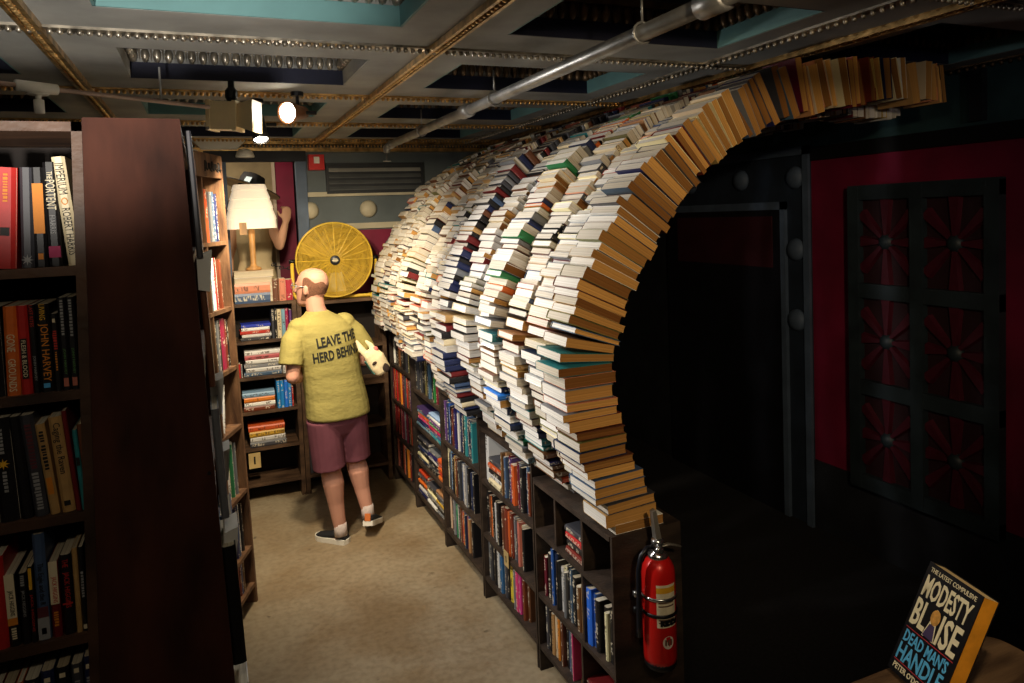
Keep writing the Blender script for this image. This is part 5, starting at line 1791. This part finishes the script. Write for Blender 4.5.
# short stubble hair round the back of the bald head
HAIR = mat('short_brown_hair', rgb(112, 74, 54), 0.9, var=0.25, scale=160)
h = MB()
h.smooth = True
vs, fs = [], []
levels = [(-0.075, 1.012), (-0.05, 1.02), (-0.02, 1.022), (0.01, 1.022), (0.035, 1.02), (0.052, 1.008)]
for z, sc in levels:
    for i in range(len(HEADR) - 1):
        if HEADR[i][2] <= z <= HEADR[i + 1][2]:
            f = (z - HEADR[i][2]) / (HEADR[i + 1][2] - HEADR[i][2])
            r_ = [HEADR[i][k] + (HEADR[i + 1][k] - HEADR[i][k]) * f for k in range(5)]
            break
    for k in range(25):
        a = radians(180 - 12 + (204) * k / 24)
        vs.append((r_[0] + r_[3] * sc * cos(a), r_[1] + r_[4] * sc * sin(a), z + (0.010 * sin(k * 0.9) + 0.014 * cos(k * 0.26 + 0.0) - 0.004 if z > 0.03 else 0)))
for i in range(len(levels) - 1):
    for k in range(24):
        q = i * 25 + k
        fs.append((q, q + 1, q + 26, q + 25))
h.add(vs, fs)
h.build('hair', HAIR, man, M=hd)
# glasses
gl_ = MB()
gl_.smooth = True
for s_ in (-1, 1):
    gl_.tube([(s_ * 0.080, 0.0, 0.012), (s_ * 0.076, 0.06, 0.012), (s_ * 0.066, 0.108, 0.010)], 0.0022, 6, hd)
    gl_.tube([(s_ * 0.034 + 0.026 * cos(2 * pi * k / 16), 0.108, 0.002 + 0.019 * sin(2 * pi * k / 16)) for k in range(17)], 0.0018, 5, hd, caps=False)
gl_.tube([(-0.009, 0.109, 0.006), (0.009, 0.109, 0.006)], 0.0018, 5, hd)
gl_.build('glasses', mat('pale_glasses_frame', rgb(190, 190, 190), 0.3, 0.6), man)
for s_ in (-1, 1):
    e = MB()
    e.smooth = True
    e.ball((s_ * 0.032, 0.080, 0.004), 0.0125, 10, 6)
    e.build('eye', mat('eye_white', rgb(230, 226, 220), 0.3), man, M=hd)

SHIRT = mat('mustard_tshirt', rgb(156, 144, 84), 0.85, var=0.07, scale=5, bump=0.9, bscale=11, spec=0.1, stretch=(1, 1, 1.8))
s = MB()
s.rings([(0.022, -0.004, 0.800, 0.190, 0.138), (0.020, -0.004, 0.812, 0.198, 0.145), (0.016, -0.004, 0.87, 0.196, 0.143), (0.008, -0.002, 0.95, 0.189, 0.138), (-0.008, 0, 1.06, 0.183, 0.134), (-0.024, 0, 1.17, 0.186, 0.134), (-0.042, 0, 1.27, 0.192, 0.132),
         (-0.054, 0, 1.345, 0.190, 0.122), (-0.062, 0, 1.395, 0.165, 0.104), (-0.072, 0, 1.43, 0.115, 0.084), (-0.080, 0, 1.458, 0.072, 0.072), (-0.083, 0.002, 1.468, 0.064, 0.066)], 26, p=2.25)
s.tube([Vector((-0.185, 0, 1.372)), Vector((-0.245, -0.012, 1.30)), Vector((-0.268, -0.028, 1.20)), Vector((-0.276, -0.034, 1.165))], [0.066, 0.072, 0.071, 0.072], 16, round_ends=False)
s.ball((-0.195, 0, 1.375), (0.072, 0.075, 0.062), 14, 8)
s.tube([Vector((0.075, 0, 1.372)), Vector((0.150, -0.006, 1.30)), Vector((0.192, -0.02, 1.225)), Vector((0.204, -0.024, 1.195))], [0.064, 0.070, 0.068, 0.069], 16, round_ends=False)
s.ball((0.085, 0, 1.375), (0.070, 0.075, 0.062), 14, 8)
shirt = solid('tshirt', s, 0.0065, 3, SHIRT, man)
# lettering pressed on to the back of the shirt
bvh = BVHTree.FromPolygons([v.co.copy() for v in shirt.data.vertices], [tuple(p.vertices) for p in shirt.data.polygons])
SHINK = mat('shirt_print_black', rgb(30, 30, 26), 0.8, var=0.2, scale=50)
for line, z0, w_, hh in (('LEAVE THE', 1.298, 0.262, 0.062), ('HERD BEHIND', 1.212, 0.306, 0.062)):
    me = text_mesh(line, 1.0, 1.0, 0.035, ext=0.0)
    bm = bmesh.new()
    bm.from_mesh(me)
    xs = [v.co.x for v in bm.verts]
    ys = [v.co.y for v in bm.verts]
    for v in bm.verts:
        v.co.x = (v.co.x - (min(xs) + max(xs)) / 2) / (max(xs) - min(xs)) * w_
        v.co.y = (v.co.y - (min(ys) + max(ys)) / 2) / (max(ys) - min(ys)) * hh
    bmesh.ops.triangulate(bm, faces=bm.faces[:])
    bmesh.ops.subdivide_edges(bm, edges=[e_ for e_ in bm.edges if e_.calc_length() > 0.012], cuts=2, use_grid_fill=False)
    bmesh.ops.triangulate(bm, faces=bm.faces[:])
    tl = radians(6)
    for v in bm.verts:
        x = v.co.x * cos(tl) - v.co.y * sin(tl) - 0.012
        z = v.co.x * sin(tl) + v.co.y * cos(tl) + z0
        hit, nrm, idx, dist = bvh.ray_cast(Vector((x, -0.6, z)), Vector((0, 1, 0)))
        v.co = Vector((x, (hit.y if hit else -0.13) - 0.0025, z))
    m2 = bpy.data.meshes.new('shirt_lettering')
    bm.to_mesh(m2)
    bm.free()
    m2.materials.append(SHINK)
    link('lettering', m2, shirt)

SHORT = mat('plum_shorts', rgb(112, 66, 76), 0.85, var=0.1, scale=7, bump=0.3, bscale=12, spec=0.1)
s = MB()
s.rings([(0.014, 0, 0.66, 0.05, 0.045), (0.014, 0, 0.70, 0.11, 0.085), (0.014, 0, 0.77, 0.172, 0.122), (0.016, 0, 0.86, 0.176, 0.124), (0.014, 0, 0.92, 0.165, 0.116)], 24, p=2.3)
s.tube([(-0.082, 0, 0.80), (-0.070, 0.004, 0.68), (-0.056, 0.008, 0.52), (-0.053, 0.008, 0.487)], [(0.100, 0.112), (0.102, 0.108), (0.101, 0.103), (0.101, 0.103)], 18)
s.tube([(0.100, 0, 0.80), (0.110, 0.01, 0.68), (0.126, 0.024, 0.54), (0.129, 0.026, 0.508)], [(0.100, 0.112), (0.100, 0.108), (0.096, 0.101), (0.096, 0.101)], 18)
solid('shorts', s, 0.0065, 3, SHORT, man)

SHOEB = mat('black_canvas', rgb(24, 24, 28), 0.8, var=0.2, scale=40)
SOLE = mat('white_rubber_sole', rgb(226, 220, 206), 0.6, var=0.06)
SOCK = mat('grey_sock', rgb(196, 180, 172), 0.9, var=0.08, scale=40)


def shoe(heel, toe, roll_label, tab=None):
    H_, T_ = Vector(heel), Vector(toe)
    d = (T_ - H_)
    ln = d.length
    d.normalize()
    side = d.cross(Vector((0, 0, 1))).normalized()
    up = side.cross(d)
    M = frame(H_, side, d, up)
    sh = MB()
    sh.smooth = True
    prof = [(0.0, 0.026, 0.052), (0.03, 0.034, 0.075), (0.07, 0.036, 0.078), (0.11, 0.037, 0.070), (0.15, 0.041, 0.058), (0.19, 0.045, 0.048), (0.23, 0.042, 0.042), (0.26, 0.030, 0.036), (0.276, 0.012, 0.028)]
    sc = ln / 0.28
    vs, fs = [], []
    for y, w_, hh in prof:
        for k in range(12):
            a = 2 * pi * k / 12
            vs.append((w_ * cos(a), y * sc, max(0.012, 0.022 + (hh - 0.022) * (sin(a) * 0.5 + 0.5))))
    for i in range(len(prof) - 1):
        for k in range(12):
            fs.append((i * 12 + k, (i + 1) * 12 + k, (i + 1) * 12 + (k + 1) % 12, i * 12 + (k + 1) % 12))
    fs += [tuple(range(12)), tuple(len(vs) - 1 - k for k in range(12))]
    sh.add(vs, fs)
    o = sh.build('shoe', SHOEB, man, M=M)
    so_ = MB()
    so_.smooth = False
    out = [(w_ + 0.005, y * sc) for y, w_, hh in prof]
    ring = [(0.0, -0.008)] + [(w_, y) for w_, y in out] + [(0, 0.284 * sc)] + [(-w_, y) for w_, y in reversed(out)]
    n_ = len(ring)
    vs = [(x, y, 0.0) for x, y in ring] + [(x, y, 0.030) for x, y in ring]
    so_.add(vs, [tuple(range(n_ - 1, -1, -1)), tuple(range(n_, 2 * n_))] + [(i, (i + 1) % n_, (i + 1) % n_ + n_, i + n_) for i in range(n_)])
    so_.build('sole', SOLE, o)
    if tab:
        pbox('heel_tab', tab, o, -0.018, 0.018, -0.009, -0.002, 0.03, 0.075)
    return o


wl = lambda x, y, z: Matrix.Rotation(-YAWM, 3, 'Z') @ Vector((x - MX, y - MY, 0)) + Vector((0, 0, z))
shoe(wl(0.705, 4.455, 0.001), wl(0.545, 4.64, 0.001), 'left')
shoe(wl(0.835, 4.455, 0.085), wl(0.945, 4.69, 0.004), 'right', mat('orange_heel_tab', rgb(206, 112, 50), 0.7))
for A_ in (LA, RA):
    s = MB()
    s.smooth = True
    s.tube([A_ + Vector((0, -0.008, -0.045)), A_ + Vector((0, -0.004, -0.01)), A_ + Vector((0, 0, 0.032))], [0.041, 0.040, 0.0395], 14)
    s.build('sock', SOCK, man)

# the cream skull-shaped bag under his right arm
BAGC = mat('cream_canvas', rgb(226, 206, 164), 0.8, var=0.12, scale=18)
bag = thing('shoulder_bag', "cream skull-shaped bag with dark holes held under the man's right arm", 'bag', (0.922, 4.405, 1.145), (radians(-8), radians(-30), radians(10)))
s = MB()
s.rings([(0, 0, -0.105, 0.030, 0.024), (0.002, 0, -0.09, 0.052, 0.036), (0, 0, -0.05, 0.058, 0.042), (0.004, 0, 0.0, 0.060, 0.044), (0, 0, 0.04, 0.050, 0.040), (0, 0, 0.07, 0.036, 0.03)], 18, p=2.3)
s.tube([(-0.026, 0, 0.04), (-0.034, 0.002, 0.10), (-0.028, 0.006, 0.155)], [(0.024, 0.020), (0.022, 0.017), (0.010, 0.009)], 10, round_ends=True)
s.tube([(0.024, 0, 0.04), (0.028, 0.003, 0.085), (0.02, 0.006, 0.12)], [(0.022, 0.020), (0.018, 0.015), (0.010, 0.009)], 10, round_ends=True)
solid('bag_body', s, 0.005, 3, BAGC, bag)
HOLE = mat('dark_hole_print', rgb(44, 30, 24), 0.9)
for x, y, z, rx, rz in ((0.016, -0.036, -0.076, 0.024, 0.030), (-0.024, -0.038, -0.012, 0.019, 0.011)):
    m = MB()
    m.smooth = True
    m.ball((x, y, z), (rx, 0.007, rz), 12, 6)
    m.build('eye_hole', HOLE, bag)
m = MB()
m.smooth = True
m.ball((0.034, -0.024, 0.052), (0.016, 0.01, 0.018), 10, 6)
m.build('pink_patch', mat('pink_patch', rgb(206, 110, 104), 0.8), bag)
pbox('green_lining', mat('green_lining', rgb(74, 120, 110), 0.8, var=0.3), bag, -0.058, -0.035, -0.005, 0.035, -0.075, 0.02)

# ------------------------------------------------------------------ the woman beyond the doorway
WX, WY, WZ = 0.37, 6.25, 0.66
wom = thing('person', 'woman in a wide black hat and beige sleeveless top, arm raised beyond the doorway', 'person', (WX, WY, WZ), (0, 0, radians(-12)))
b = MB()
hw = Matrix.Translation((-0.02, 0.03, 1.55)) @ Matrix.Rotation(radians(160), 4, 'Z')
head(b, hw)
b.tube([(-0.01, 0, 1.36), (-0.015, 0.01, 1.42), (-0.02, 0.02, 1.50)], [0.052, 0.046, 0.046], 12, round_ends=True)
b.rings([(0, 0, 0.78, 0.135, 0.10), (0, 0, 0.92, 0.150, 0.105), (0, 0, 1.05, 0.115, 0.085), (0, 0, 1.20, 0.135, 0.10), (0, 0, 1.32, 0.145, 0.085), (0, 0, 1.375, 0.11, 0.065), (-0.01, 0, 1.40, 0.05, 0.045)], 18)
S1, E1, W1 = Vector((0.13, 0, 1.345)), Vector((0.205, -0.09, 1.165)), Vector((0.265, -0.10, 1.36))
b.tube([S1, S1.lerp(E1, 0.5), E1], [0.045, 0.043, 0.037], 12, round_ends=True)
b.tube([E1, E1.lerp(W1, 0.35), W1], [0.037, 0.037, 0.024], 12, round_ends=True)
hand(b, W1, (0.12, 0.1, 1), (0.4, -0.9, 0), -1, 0.9)
S2, E2, W2 = Vector((-0.14, 0, 1.345)), Vector((-0.20, -0.03, 1.08)), Vector((-0.20, -0.10, 0.86))
b.tube([S2, S2.lerp(E2, 0.5), E2], [0.045, 0.043, 0.036], 12, round_ends=True)
b.tube([E2, E2.lerp(W2, 0.35), W2], [0.036, 0.036, 0.024], 12, round_ends=True)
hand(b, W2, (0, -0.25, -1), (-1, 0, 0), -1, 0.4)
for x in (-0.08, 0.08):
    b.tube([(x, 0, 0.84), (x, 0.005, 0.62), (x * 0.95, 0, 0.46), (x * 0.95, -0.008, 0.34), (x * 0.9, 0, 0.09)], [0.085, 0.072, 0.052, 0.052, 0.034], 14, round_ends=True)
    b.tube([(x * 0.9, -0.0, 0.06), (x * 0.95, -0.07, 0.04), (x, -0.14, 0.03)], [0.035, 0.034, 0.024], 10, round_ends=True)
solid('body', b, 0.0055, 3, SKINW, wom)
s = MB()
s.rings([(0, 0, 0.80, 0.165, 0.122), (0, 0, 0.92, 0.160, 0.115), (0, 0, 1.05, 0.126, 0.096), (0, 0, 1.20, 0.146, 0.112), (0, 0, 1.31, 0.150, 0.095), (0, 0, 1.355, 0.125, 0.078), (-0.005, 0, 1.385, 0.075, 0.06)], 22)
solid('sleeveless_top', s, 0.007, 3, mat('beige_cotton', rgb(206, 184, 142), 0.85, var=0.08, bump=0.2, bscale=10), wom)
s = MB()
s.rings([(0, 0, 0.76, 0.160, 0.118), (0, 0, 0.92, 0.152, 0.11)], 20)
for x in (-0.082, 0.082):
    s.tube([(x, 0, 0.84), (x, 0.005, 0.62), (x, 0, 0.40), (x, 0, 0.10)], [0.098, 0.086, 0.072, 0.066], 14)
solid('trousers', s, 0.008, 2, mat('dark_trousers', rgb(44, 40, 44), 0.85, var=0.1), wom)
HATB = mat('black_felt', rgb(26, 25, 28), 0.9, var=0.15)
hm = Matrix.Translation((-0.01, 0.03, 1.66)) @ Matrix.Rotation(radians(20), 4, 'Y') @ Matrix.Rotation(radians(-10), 4, 'X')
m = MB()
m.smooth = True
m.lathe([(0.098, -0.01), (0.245, -0.022), (0.248, -0.016), (0.104, -0.002), (0.100, 0.05), (0.088, 0.092), (0.05, 0.104), (0.004, 0.102)], 28, None, False)
ht = m.build('hat', HATB, wom, M=hm)
m = MB()
m.smooth = True
m.lathe([(0.10, -0.012), (0.246, -0.024)], 28, None, False)
m.build('brim_lining', mat('cream_lining', rgb(214, 196, 160), 0.8), ht)
m = MB()
m.add([(-0.05, -0.10, 0.0), (0.0, -0.115, 0.005), (0.006, -0.105, 0.055), (-0.04, -0.095, 0.05)], [(0, 1, 2, 3)])
m.build('hat_card', mat('pale_blue_card', rgb(170, 190, 205), 0.6), ht)
# iron chain looped across the doorway
ch = thing('chain', 'black iron chain looped across the doorway behind the man', 'chain', (0.50, 5.66, 1.70))
for k in range(9):
    f = k / 8
    x = -0.04 + 0.22 * f
    z = -0.045 * sin(pi * f) + 0.02 * f
    m = MB()
    m.smooth = True
    m.tube([(0.017 * cos(2 * pi * q / 12), 0, 0.010 * sin(2 * pi * q / 12)) for q in range(13)], 0.0035, 6, caps=False)
    m.build('link', BLACKM, ch, M=Matrix.Translation((x, 0, z)) @ Matrix.Rotation(pi / 2 * (k % 2), 4, 'X') @ Matrix.Rotation(-0.4 * cos(pi * f), 4, 'Y'))
